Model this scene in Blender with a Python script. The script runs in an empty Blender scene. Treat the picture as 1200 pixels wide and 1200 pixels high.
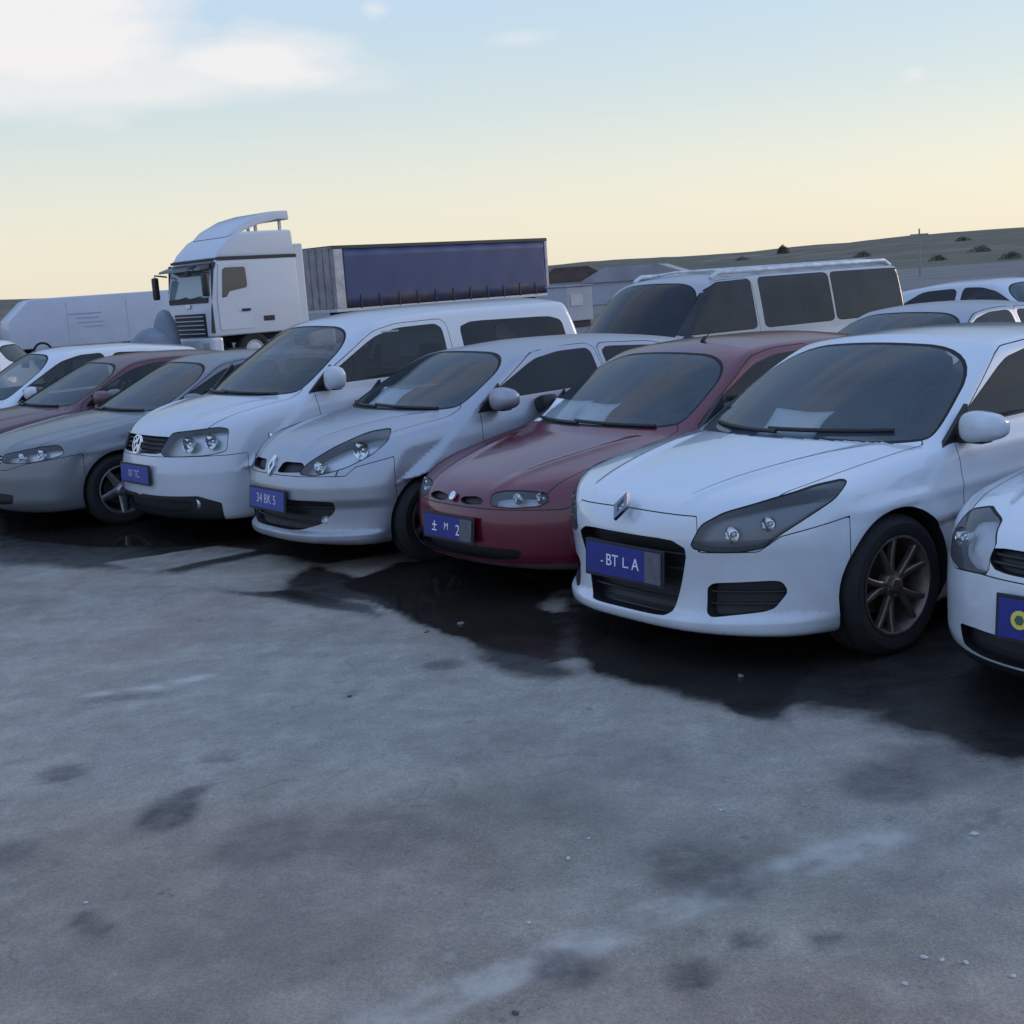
import bpy, bmesh, math, random
import numpy as np
from mathutils import Vector, Matrix
R = math.radians
random.seed(7); rng = np.random.default_rng(7)
S = bpy.context.scene
COL = S.collection

# ------------------------------------------------------------------ camera
CAM_H, PITCH, ROLL, FPX = 1.815, R(9.76), R(3.95), 1550.0
cam = bpy.data.cameras.new('camera'); camo = bpy.data.objects.new('camera', cam)
COL.objects.link(camo); S.camera = camo
cam.sensor_width = 36; cam.lens = FPX / 1200 * 36; cam.clip_start = .05; cam.clip_end = 5000
_r = Vector((1, 0, 0)); _u = Vector((0, math.sin(PITCH), math.cos(PITCH))); _f = Vector((0, math.cos(PITCH), -math.sin(PITCH)))
_c, _s = math.cos(ROLL), math.sin(ROLL)
_r2 = _r * _c - _u * _s; _u2 = _r * _s + _u * _c
m = Matrix((_r2, _u2, -_f)).transposed().to_4x4(); m.translation = (0, 0, CAM_H); camo.matrix_world = m
def ray(px, py):
    return (_f + _r2 * ((px - 600) / FPX) + _u2 * ((600 - py) / FPX))
def ground_at(px, py, z=0.0):
    d = ray(px, py); t = (z - CAM_H) / d.z; return Vector((d.x * t, d.y * t, z))
def at_depth(px, py, Y):
    d = ray(px, py); t = Y / d.y; return Vector((d.x * t, Y, CAM_H + d.z * t))

# ------------------------------------------------------------------ world, sun, exposure
SUN_EL, SUN_AZ = 14.0, 68.0      # azimuth clockwise from +Y (view direction)
w = bpy.data.worlds.new('World'); S.world = w; w.use_nodes = True
nt = w.node_tree; nt.nodes.clear()
def nd(t, typ, **k):
    n = t.nodes.new(typ)
    for a, b in k.items():
        if a == 'inp':
            for i, v in b.items(): n.inputs[i].default_value = v
        else: setattr(n, a, b)
    return n
SKY = .12
wo = nd(nt, 'ShaderNodeOutputWorld'); bg = nd(nt, 'ShaderNodeBackground'); bg.inputs[1].default_value = SKY
sky = nd(nt, 'ShaderNodeTexSky', sky_type='NISHITA', sun_disc=False, sun_elevation=R(SUN_EL), sun_rotation=R(SUN_AZ), altitude=200, air_density=1.0, dust_density=1.5, ozone_density=2.0)
L_ = nt.links.new
tc = nd(nt, 'ShaderNodeTexCoord'); sp = nd(nt, 'ShaderNodeSeparateXYZ'); L_(tc.outputs['Generated'], sp.inputs[0])
# evening haze by elevation: warm low in the west (towards the sun), cool in the east, blue above
def ramp(stops):
    rp = nd(nt, 'ShaderNodeValToRGB'); cr = rp.color_ramp; cr.interpolation = 'B_SPLINE'
    while len(cr.elements) < len(stops): cr.elements.new(.5)
    for e, (p, c) in zip(cr.elements, stops): e.position = p; e.color = (*c, 1)
    L_(sp.outputs[2], rp.inputs[0]); return rp.outputs[0]
warm = ramp([(0.0, (.61, .55, .45)), (.045, (.62, .575, .46)), (.085, (.56, .565, .495)), (.13, (.455, .52, .525)), (.20, (.38, .49, .58)), (.45, (.29, .44, .74)), (1.0, (.28, .43, .75))])
cool = ramp([(0.0, (.50, .52, .62)), (.06, (.46, .52, .68)), (.20, (.34, .48, .74)), (.45, (.29, .44, .75)), (1.0, (.28, .43, .75))])
sd_ = nd(nt, 'ShaderNodeVectorMath', operation='DOT_PRODUCT'); sd_.inputs[1].default_value = (math.sin(R(30)), math.cos(R(30)), 0); L_(tc.outputs['Generated'], sd_.inputs[0])
sf_ = nd(nt, 'ShaderNodeMapRange', interpolation_type='SMOOTHSTEP', inp={1: -.35, 2: .55, 3: 0., 4: 1.}); L_(sd_.outputs['Value'], sf_.inputs[0])
rpm = nd(nt, 'ShaderNodeMix', data_type='RGBA'); L_(sf_.outputs[0], rpm.inputs[0]); L_(cool, rpm.inputs[6]); L_(warm, rpm.inputs[7])
hz = nd(nt, 'ShaderNodeMix', data_type='RGBA', blend_type='MULTIPLY', inp={0: 1.0, 7: (1 / SKY, 1 / SKY, 1 / SKY, 1)}); L_(rpm.outputs[2], hz.inputs[6])
m1 = nd(nt, 'ShaderNodeMix', data_type='RGBA', inp={0: .88}); L_(sky.outputs[0], m1.inputs[6]); L_(hz.outputs[2], m1.inputs[7])
# clouds: streaky banks, thickening overhead
mp = nd(nt, 'ShaderNodeMapping', inp={3: (1, 1, 3.2)}); L_(tc.outputs['Generated'], mp.inputs[0])
cn = nd(nt, 'ShaderNodeTexNoise', inp={'Scale': 2.2, 'Detail': 4.5, 'Roughness': .5, 'Distortion': .2}); L_(mp.outputs[0], cn.inputs[0])
c1 = nd(nt, 'ShaderNodeMapRange', inp={1: .52, 2: .74, 3: 0., 4: .7}); c1.clamp = True; L_(cn.outputs[0], c1.inputs[0])
ce = nd(nt, 'ShaderNodeMapRange', inp={1: .17, 2: .36, 3: 0., 4: 1.}); L_(sp.outputs[2], ce.inputs[0])
c2 = nd(nt, 'ShaderNodeMath', operation='MULTIPLY'); L_(c1.outputs[0], c2.inputs[0]); L_(ce.outputs[0], c2.inputs[1])
fac = c2.outputs[0]
def puff(px, py, rx, ry, amt, nscale=9., soft=.5):
    """one pale puff in the direction of a photo pixel, with ragged noise edges"""
    d = ray(px, py).normalized(); e1 = Vector((d.y, -d.x, 0)).normalized(); e2 = e1.cross(d).normalized()
    d1 = nd(nt, 'ShaderNodeVectorMath', operation='DOT_PRODUCT'); d1.inputs[1].default_value = e1 / (rx / FPX); L_(tc.outputs['Generated'], d1.inputs[0])
    d2 = nd(nt, 'ShaderNodeVectorMath', operation='DOT_PRODUCT'); d2.inputs[1].default_value = e2 / (ry / FPX); L_(tc.outputs['Generated'], d2.inputs[0])
    o2 = nd(nt, 'ShaderNodeMath', operation='ADD'); o2.inputs[1].default_value = -d.dot(e2) / (ry / FPX); L_(d2.outputs['Value'], o2.inputs[0])
    d3 = nd(nt, 'ShaderNodeVectorMath', operation='DOT_PRODUCT'); d3.inputs[1].default_value = d; L_(tc.outputs['Generated'], d3.inputs[0])
    fr = nd(nt, 'ShaderNodeMath', operation='LESS_THAN'); fr.inputs[1].default_value = .5; L_(d3.outputs['Value'], fr.inputs[0])
    cb = nd(nt, 'ShaderNodeCombineXYZ'); L_(d1.outputs['Value'], cb.inputs[0]); L_(o2.outputs[0], cb.inputs[1]); L_(fr.outputs[0], cb.inputs[2])
    ln = nd(nt, 'ShaderNodeVectorMath', operation='LENGTH'); L_(cb.outputs[0], ln.inputs[0])
    n_ = nd(nt, 'ShaderNodeTexNoise', inp={'Scale': nscale, 'Detail': 7., 'Roughness': .55}); L_(mp.outputs[0], n_.inputs[0])
    ad = nd(nt, 'ShaderNodeMath', operation='MULTIPLY_ADD'); ad.inputs[1].default_value = 1.6; L_(n_.outputs[0], ad.inputs[0]); ad.inputs[2].default_value = -.8
    sm = nd(nt, 'ShaderNodeMath', operation='ADD'); L_(ln.outputs['Value'], sm.inputs[0]); L_(ad.outputs[0], sm.inputs[1])
    mr = nd(nt, 'ShaderNodeMapRange', inp={1: 1 + soft * .3, 2: 1 - soft, 3: 0., 4: amt}); L_(sm.outputs[0], mr.inputs[0])
    return mr.outputs[0]
for args in ((40, 30, 200, 85, .85, 7.), (300, 72, 105, 40, .8, 9.), (120, 95, 300, 32, .6, 6.)):
    q = puff(*args); mxn = nd(nt, 'ShaderNodeMath', operation='MAXIMUM'); L_(fac, mxn.inputs[0]); L_(q, mxn.inputs[1]); fac = mxn.outputs[0]
for args in ((441, 12, 15, 10, .5, 30., 1.), (608, 45, 36, 8, .28, 30., 1.), (1072, 87, 13, 8, .45, 30., 1.)):  # small pale marks painted into the sky
    q = puff(*args); mxn = nd(nt, 'ShaderNodeMath', operation='MAXIMUM'); L_(fac, mxn.inputs[0]); L_(q, mxn.inputs[1]); fac = mxn.outputs[0]
m2 = nd(nt, 'ShaderNodeMix', data_type='RGBA', inp={7: (.64 / SKY, .61 / SKY, .60 / SKY, 1)}); L_(fac, m2.inputs[0]); L_(m1.outputs[2], m2.inputs[6])
L_(m2.outputs[2], bg.inputs[0]); L_(bg.outputs[0], wo.inputs[0])
sun = bpy.data.lights.new('sun', 'SUN'); sun.energy = .9; sun.angle = R(18); sun.color = (1, .86, .70)
suno = bpy.data.objects.new('sun', sun); COL.objects.link(suno)
_d = Vector((math.sin(R(SUN_AZ)) * math.cos(R(SUN_EL)), math.cos(R(SUN_AZ)) * math.cos(R(SUN_EL)), math.sin(R(SUN_EL))))
suno.rotation_euler = (-_d).to_track_quat('-Z', 'Y').to_euler(); suno.location = _d * 50
vs = S.view_settings; vs.view_transform = 'Standard'; vs.look = 'None'; vs.exposure = 0.58; vs.gamma = 1; vs.use_curve_mapping = False

# ------------------------------------------------------------------ materials
MATS = {}
def mat(name, col, rough=.5, metal=0., coat=0., noise=0., nscale=3., bump=0., spec=.5, dirt=0., coat_rough=.08, alpha=1.):
    if name in MATS: return MATS[name]
    m = bpy.data.materials.new(name); m.use_nodes = True; t = m.node_tree; b = t.nodes['Principled BSDF']
    b.inputs['Base Color'].default_value = (*col, 1); b.inputs['Roughness'].default_value = rough
    b.inputs['Metallic'].default_value = metal; b.inputs['Coat Weight'].default_value = coat
    b.inputs['Coat Roughness'].default_value = coat_rough; b.inputs['Specular IOR Level'].default_value = spec
    src = None
    tc = nd(t, 'ShaderNodeTexCoord')
    if noise or dirt or bump:
        n1 = nd(t, 'ShaderNodeTexNoise', inp={'Scale': nscale, 'Detail': 8., 'Roughness': .6}); t.links.new(tc.outputs['Object'], n1.inputs['Vector'])
    if noise:
        mx = nd(t, 'ShaderNodeMix', data_type='RGBA', blend_type='MULTIPLY')
        rp = nd(t, 'ShaderNodeMapRange', inp={1: .3, 2: .75, 3: 1 - noise, 4: 1 + noise * .5}); t.links.new(n1.outputs[0], rp.inputs[0])
        mx.inputs[0].default_value = 1; mx.inputs[6].default_value = (*col, 1); t.links.new(rp.outputs[0], mx.inputs[7]); src = mx.outputs[2]
    if dirt:   # road dust: more towards the sills and in blotches
        sp = nd(t, 'ShaderNodeSeparateXYZ'); t.links.new(tc.outputs['Object'], sp.inputs[0])
        mr = nd(t, 'ShaderNodeMapRange', inp={1: .75, 2: .12, 3: .22, 4: 1.}); t.links.new(sp.outputs[2], mr.inputs[0])
        m2 = nd(t, 'ShaderNodeMapRange', inp={1: .35, 2: .72, 3: .15, 4: 1.}); t.links.new(n1.outputs[0], m2.inputs[0])
        mm = nd(t, 'ShaderNodeMath', operation='MULTIPLY'); t.links.new(mr.outputs[0], mm.inputs[0]); t.links.new(m2.outputs[0], mm.inputs[1])
        ms = nd(t, 'ShaderNodeMath', operation='MULTIPLY', use_clamp=True); t.links.new(mm.outputs[0], ms.inputs[0]); ms.inputs[1].default_value = dirt
        mx2 = nd(t, 'ShaderNodeMix', data_type='RGBA'); t.links.new(ms.outputs[0], mx2.inputs[0])
        if src: t.links.new(src, mx2.inputs[6])
        else: mx2.inputs[6].default_value = (*col, 1)
        mx2.inputs[7].default_value = (.16, .14, .12, 1); src = mx2.outputs[2]
        mr2 = nd(t, 'ShaderNodeMapRange', inp={1: 0., 2: 1., 3: rough, 4: .75}); t.links.new(ms.outputs[0], mr2.inputs[0]); t.links.new(mr2.outputs[0], b.inputs['Roughness'])
        mc = nd(t, 'ShaderNodeMapRange', inp={1: 0., 2: .8, 3: coat, 4: 0.}); t.links.new(ms.outputs[0], mc.inputs[0]); t.links.new(mc.outputs[0], b.inputs['Coat Weight'])
    if src: t.links.new(src, b.inputs['Base Color'])
    if bump:
        bp = nd(t, 'ShaderNodeBump', inp={'Strength': bump, 'Distance': .02}); t.links.new(n1.outputs[0], bp.inputs['Height']); t.links.new(bp.outputs[0], b.inputs['Normal'])
    MATS[name] = m; return m
def glass(name, tint, dust=.1, dust_sheen_col=(.35, .37, .38), ior=1.5):
    if name in MATS: return MATS[name]
    m = bpy.data.materials.new(name); m.use_nodes = True; t = m.node_tree; t.nodes.clear()
    o = nd(t, 'ShaderNodeOutputMaterial'); tr = nd(t, 'ShaderNodeBsdfTransparent'); tr.inputs[0].default_value = (*tint, 1)
    gl = nd(t, 'ShaderNodeBsdfGlossy'); gl.inputs['Roughness'].default_value = .03
    fr = nd(t, 'ShaderNodeFresnel'); fr.inputs[0].default_value = ior
    mx = nd(t, 'ShaderNodeMixShader'); t.links.new(fr.outputs[0], mx.inputs[0]); t.links.new(tr.outputs[0], mx.inputs[1]); t.links.new(gl.outputs[0], mx.inputs[2])
    df = nd(t, 'ShaderNodeBsdfDiffuse'); df.inputs[0].default_value = (*dust_sheen_col, 1)  # dust film, its colour also standing in for sky reflection
    tc = nd(t, 'ShaderNodeTexCoord'); n1 = nd(t, 'ShaderNodeTexNoise', inp={'Scale': 2.5, 'Detail': 6.}); t.links.new(tc.outputs['Object'], n1.inputs[0])
    mr = nd(t, 'ShaderNodeMapRange', inp={1: .3, 2: .7, 3: dust * .6, 4: dust * 1.4}); t.links.new(n1.outputs[0], mr.inputs[0])
    m2 = nd(t, 'ShaderNodeMixShader'); t.links.new(mr.outputs[0], m2.inputs[0]); t.links.new(mx.outputs[0], m2.inputs[1]); t.links.new(df.outputs[0], m2.inputs[2])
    t.links.new(m2.outputs[0], o.inputs[0]); MATS[name] = m; return m

# ------------------------------------------------------------------ object helpers
def link(name, me, parent=None, loc=(0, 0, 0), rot=(0, 0, 0)):
    o = bpy.data.objects.new(name, me); COL.objects.link(o); o.location = loc; o.rotation_euler = rot
    o.shadow_terminator_geometry_offset = .3; o.shadow_terminator_shading_offset = .1
    if parent: o.parent = parent
    return o
def tag(o, label=None, cat=None, group=None, kind=None):
    if label: o['label'] = label
    if cat: o['category'] = cat
    if group: o['group'] = group
    if kind: o['kind'] = kind
    return o
def empty(name, loc, rz=0.):
    o = link(name, None, None, loc, (0, 0, rz)); o.empty_display_size = .2; return o
class MB:
    """collects simple shapes into one mesh"""
    def __init__(s): s.v = []; s.f = []; s.mi = []; s.cur = 0
    def add(s, vs, fs):
        b = len(s.v); s.v += [tuple(p) for p in vs]; s.f += [[b + i for i in f] for f in fs]; s.mi += [s.cur] * len(fs); return s
    def box(s, c, d, rz=0., taper=1., bev=0., M=None):
        hx, hy, hz = d[0] / 2, d[1] / 2, d[2] / 2
        if bev <= 0:
            vs = [(sx * hx * (taper if sz > 0 else 1), sy * hy * (taper if sz > 0 else 1), sz * hz) for sz in (-1, 1) for sy in (-1, 1) for sx in (-1, 1)]
            fs = [(0, 2, 3, 1), (4, 5, 7, 6), (0, 1, 5, 4), (2, 6, 7, 3), (0, 4, 6, 2), (1, 3, 7, 5)]
        else:
            vs = []; fs = []; e = min(bev, hx * .95, hy * .95, hz * .95)
            bm = bmesh.new(); bmesh.ops.create_cube(bm, size=1)
            bmesh.ops.scale(bm, vec=(d[0], d[1], d[2]), verts=bm.verts)
            bmesh.ops.bevel(bm, geom=bm.edges[:], offset=e, segments=2, profile=.6, affect='EDGES')
            bm.verts.index_update()
            vs = [(v.co.x * (1 + (taper - 1) * (v.co.z / d[2] + .5)), v.co.y * (1 + (taper - 1) * (v.co.z / d[2] + .5)), v.co.z) for v in bm.verts]
            fs = [[v.index for v in f.verts] for f in bm.faces]; bm.free()
        if M is None: M = Matrix.Translation(c) @ Matrix.Rotation(rz, 4, 'Z')
        else: M = Matrix.Translation(c) @ M
        return s.add([M @ Vector(p) for p in vs], fs)
    def tube(s, pts, r, n=8, caps=True):
        pts = [Vector(p) for p in pts]; rs = r if isinstance(r, (list, tuple)) else [r] * len(pts)
        vs = []; fs = []; up = None
        for i, p in enumerate(pts):
            d = (pts[min(i + 1, len(pts) - 1)] - pts[max(i - 1, 0)]).normalized()
            if up is None: up = d.orthogonal().normalized()
            up = (up - d * up.dot(d)).normalized(); sd = d.cross(up)
            for k in range(n):
                a = 2 * math.pi * k / n; vs.append(p + (up * math.cos(a) + sd * math.sin(a)) * rs[i])
        for i in range(len(pts) - 1):
            for k in range(n): fs.append((i * n + k, i * n + (k + 1) % n, (i + 1) * n + (k + 1) % n, (i + 1) * n + k))
        if caps: fs.append(tuple(range(n))[::-1]); fs.append(tuple((len(pts) - 1) * n + k for k in range(n)))
        return s.add(vs, fs)
    def lathe(s, prof, n=32, axis='Y', c=(0, 0, 0)):
        """prof: (radius, along-axis)"""
        vs = []; fs = []; k = len(prof)
        for i in range(n):
            a = 2 * math.pi * i / n
            for r_, t in prof:
                p = {'Y': (r_ * math.cos(a), t, r_ * math.sin(a)), 'Z': (r_ * math.cos(a), r_ * math.sin(a), t), 'X': (t, r_ * math.cos(a), r_ * math.sin(a))}[axis]
                vs.append((p[0] + c[0], p[1] + c[1], p[2] + c[2]))
        for i in range(n):
            j = (i + 1) % n
            for q in range(k - 1): fs.append((i * k + q, j * k + q, j * k + q + 1, i * k + q + 1))
        return s.add(vs, fs)
    def prism(s, poly, t0, t1, axis='Y'):
        f = {'Y': lambda a, b, t: (a, t, b), 'X': lambda a, b, t: (t, a, b), 'Z': lambda a, b, t: (a, b, t)}[axis]
        n = len(poly); vs = [f(a, b, t0) for a, b in poly] + [f(a, b, t1) for a, b in poly]
        fs = [tuple(range(n))[::-1], tuple(range(n, 2 * n))] + [(i, (i + 1) % n, n + (i + 1) % n, n + i) for i in range(n)]
        return s.add(vs, fs)
    def ball(s, c, r, nu=16, nv=10, e=1.0):
        vs = []; fs = []
        pw = lambda x: math.copysign(abs(x) ** e, x)
        for j in range(nv + 1):
            b = -math.pi / 2 + math.pi * j / nv
            for i in range(nu):
                a = 2 * math.pi * i / nu
                vs.append((c[0] + r[0] * pw(math.cos(b)) * pw(math.cos(a)), c[1] + r[1] * pw(math.cos(b)) * pw(math.sin(a)), c[2] + r[2] * pw(math.sin(b))))
        for j in range(nv):
            for i in range(nu): fs.append((j * nu + i, j * nu + (i + 1) % nu, (j + 1) * nu + (i + 1) % nu, (j + 1) * nu + i))
        return s.add(vs, fs)
    def mesh(s, name, mats, smooth=False, fix=True):
        me = bpy.data.meshes.new(name); me.from_pydata(s.v, [], s.f)
        for m_ in (mats if isinstance(mats, (list, tuple)) else [mats]): me.materials.append(m_)
        me.polygons.foreach_set('material_index', s.mi)
        if fix:
            bm = bmesh.new(); bm.from_mesh(me); bmesh.ops.recalc_face_normals(bm, faces=bm.faces[:]); bm.to_mesh(me); bm.free()
        if smooth:
            me.polygons.foreach_set('use_smooth', [True] * len(me.polygons))
            if smooth != True: me.set_sharp_from_angle(angle=R(smooth))
        me.update(); return me
    def build(s, name, mats, parent=None, loc=(0, 0, 0), rot=(0, 0, 0), smooth=False):
        return link(name, s.mesh(name, mats, smooth), parent, loc, rot)
def text_mesh(txt, size, depth=.001):
    c = bpy.data.curves.new('t', 'FONT'); c.body = txt; c.size = size; c.align_x = 'CENTER'; c.align_y = 'CENTER'; c.extrude = depth; c.offset = .0
    o = bpy.data.objects.new('t', c); COL.objects.link(o)
    dg = bpy.context.evaluated_depsgraph_get(); me = bpy.data.meshes.new_from_object(o.evaluated_get(dg))
    bpy.data.objects.remove(o); bpy.data.curves.remove(c); return me

# ------------------------------------------------------------------ car bodies: an implicit surface, meshed, then cut into panels
def curve(pts):
    """monotone cubic through points -> fast lookup"""
    x = np.array([p[0] for p in pts], float); y = np.array([p[1] for p in pts], float)
    h = np.diff(x); d = np.diff(y) / h; n = len(x); mm = np.zeros(n)
    if n > 2:
        for i in range(1, n - 1):
            if d[i - 1] * d[i] > 0:
                w1 = 2 * h[i] + h[i - 1]; w2 = h[i] + 2 * h[i - 1]; mm[i] = (w1 + w2) / (w1 / d[i - 1] + w2 / d[i])
    mm[0] = d[0]; mm[-1] = d[-1]
    xs = np.linspace(x[0], x[-1], 6000); k = np.clip(np.searchsorted(x, xs, 'right') - 1, 0, n - 2)
    t = (xs - x[k]) / h[k]; t2 = t * t; t3 = t2 * t
    ys = (2 * t3 - 3 * t2 + 1) * y[k] + (t3 - 2 * t2 + t) * h[k] * mm[k] + (-2 * t3 + 3 * t2) * y[k + 1] + (t3 - t2) * h[k] * mm[k + 1]
    # extend linearly on both sides
    xs = np.concatenate([[x[0] - 3], xs, [x[-1] + 3]]); ys = np.concatenate([[ys[0] - 3 * mm[0]], ys, [ys[-1] + 3 * mm[-1]]])
    return lambda q: np.interp(q, xs, ys)
def smax(a, b, k):
    h = np.maximum(k - np.abs(a - b), 0); return np.maximum(a, b) + h * h / (4 * k)
def smin(a, b, k): return -smax(-a, -b, k)

def make_field(sp):
    C = {k: curve(sp[k]) for k in ('top', 'front', 'rear', 'plan', 'sec', 'bot', 'roof', 'ws', 'back', 'gw')}
    W = sp['W']; fsw, fpw = sp.get('sweep', (.5, 3.2)); rsw = sp.get('rsweep', .3); crown = sp.get('crown', .08); rcr = sp.get('roofcrown', .05)
    wsw = sp.get('wsweep', .26); ax = (sp['fo'], sp['fo'] + sp['wb']); wr = sp['wr']; fl = sp.get('flare', .012); ra = sp['arch']
    kt = sp.get('kt', .075); kf = sp.get('kf', .08) * .75; kg = sp.get('kg', .05); ku = sp.get('ku', .05)
    gt = curve(sp.get('gtaper', [(0, 1), (2.5, 1), (4.5, .93)])); creases = sp.get('crease', []); bul = sp.get('bulge', [])
    def f(u, y, z):
        a = np.abs(y); yn = a / W
        half = W * C['plan'](u) - C['sec'](z)
        for xa in ax:
            r_ = np.hypot(u - xa, z - wr); t = np.clip((ra + .13 - r_) / .13, 0, 1); half = half + fl * t * t * (3 - 2 * t)
        for (z0, z1, amt, wd) in creases:
            zc = z0 + (z1 - z0) * u / 4.2; q = (z - zc) / wd
            half = half + amt * np.exp(-q * q) * np.clip((u - .3) / .5, 0, 1)
        zt = C['top'](u) - crown * yn ** 2.2
        for (y0, y1, u0, u1, amt, wd) in bul:    # hood ribs
            yc = y0 + (y1 - y0) * (u - u0) / (u1 - u0); q = (a - yc) / wd
            zt = zt + amt * np.exp(-q * q) * np.clip((u - u0 + .1) / .15, 0, 1) * np.clip((u1 + .3 - u) / .3, 0, 1)
        sw = fsw * yn ** fpw
        lo = smax(z - zt, C['front'](z) + sw - u, kf)
        lo = smax(lo, a - half, kt)
        lo = smax(lo, u - C['rear'](z) + rsw * yn ** 4, .08)
        lo = smax(lo, C['bot'](u) - z, .05)
        zr = C['roof'](u) - rcr * (a / .6) ** 2
        g = smax(z - zr, C['ws'](z) + wsw * (a / .7) ** 2 - u, kg)
        g = smax(g, u - C['back'](z) + .15 * (a / .7) ** 2, kg)
        g = smax(g, a - C['gw'](z) * gt(u), kg)
        g = smax(g, .6 - z, .03)
        return smin(lo, g, ku)
    return f
def surface_nets(f, lo, hi, h):
    ax = [np.arange(lo[i], hi[i] + h, h) for i in range(3)]
    G = np.stack(np.meshgrid(*ax, indexing='ij'), -1); n = G.shape[:3]
    D = f(G[..., 0], G[..., 1], G[..., 2]); sgn = D < 0
    cnt = np.zeros([k - 1 for k in n]); acc = np.zeros([k - 1 for k in n] + [3])
    cs = [(i, j, k) for i in (0, 1) for j in (0, 1) for k in (0, 1)]
    sl = lambda c: tuple(slice(c[q], n[q] - 1 + c[q]) for q in range(3))
    for a in range(8):
        for b in range(a + 1, 8):
            if sum(x != y for x, y in zip(cs[a], cs[b])) != 1: continue
            A, B = sl(cs[a]), sl(cs[b]); da, db = D[A], D[B]; cr = sgn[A] != sgn[B]
            t = np.where(cr, da / np.where(cr, da - db, 1), 0)
            acc += np.where(cr[..., None], G[A] + (G[B] - G[A]) * t[..., None], 0); cnt += cr
    act = cnt > 0; idx = -np.ones(cnt.shape, int); idx[act] = np.arange(act.sum())
    V = acc[act] / cnt[act][:, None]; Q = []
    for d in range(3):
        o1, o2 = (d + 1) % 3, (d + 2) % 3
        A = [slice(1, -1)] * 3; A[d] = slice(0, n[d] - 1); B = list(A); B[d] = slice(1, n[d])
        A, B = tuple(A), tuple(B); cr = sgn[A] != sgn[B]; p = np.argwhere(cr); s0 = sgn[A][cr]
        p = p + np.array([0 if q == d else 1 for q in range(3)])
        e1 = np.zeros(3, int); e1[o1] = 1; e2 = np.zeros(3, int); e2[o2] = 1
        q = [idx[tuple((p - x).T)] for x in (e1 * 0, e1, e1 + e2, e2)]
        q = np.stack(q, 1); q[~s0] = q[~s0][:, ::-1]; Q.append(q)
    return V, np.concatenate(Q)
def poly_sdf(P, poly):
    n = len(poly); d = np.full(len(P), 1e9); s = np.ones(len(P))
    for i in range(n):
        a = poly[i]; b = poly[i - 1]; e = b - a; wv = P - a
        t = np.clip((wv @ e) / (e @ e + 1e-12), 0, 1); q = wv - t[:, None] * e; d = np.minimum(d, (q * q).sum(1))
        c1 = P[:, 1] >= a[1]; c2 = P[:, 1] < b[1]; c3 = e[0] * wv[:, 1] > e[1] * wv[:, 0]
        fl = (c1 & c2 & c3) | (~c1 & ~c2 & ~c3); s = np.where(fl, -s, s)
    return s * np.sqrt(d)
def chaikin(p, n=2, w=.2):
    p = np.array(p, float)
    for _ in range(n):
        q = np.roll(p, -1, 0); p = np.stack([p * (1 - w) + q * w, p * w + q * (1 - w)], 1).reshape(-1, 2)
    return p
VIEW = {'F': lambda p: p[:, 1:3], 'FA': lambda p: np.stack([np.abs(p[:, 1]), p[:, 2]], 1), 'S': lambda p: p[:, [0, 2]],
        'Q': lambda p: np.stack([np.abs(p[:, 1]) + p[:, 0], p[:, 2]], 1), 'T': lambda p: p[:, :2], 'TA': lambda p: np.stack([p[:, 0], np.abs(p[:, 1])], 1)}
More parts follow.
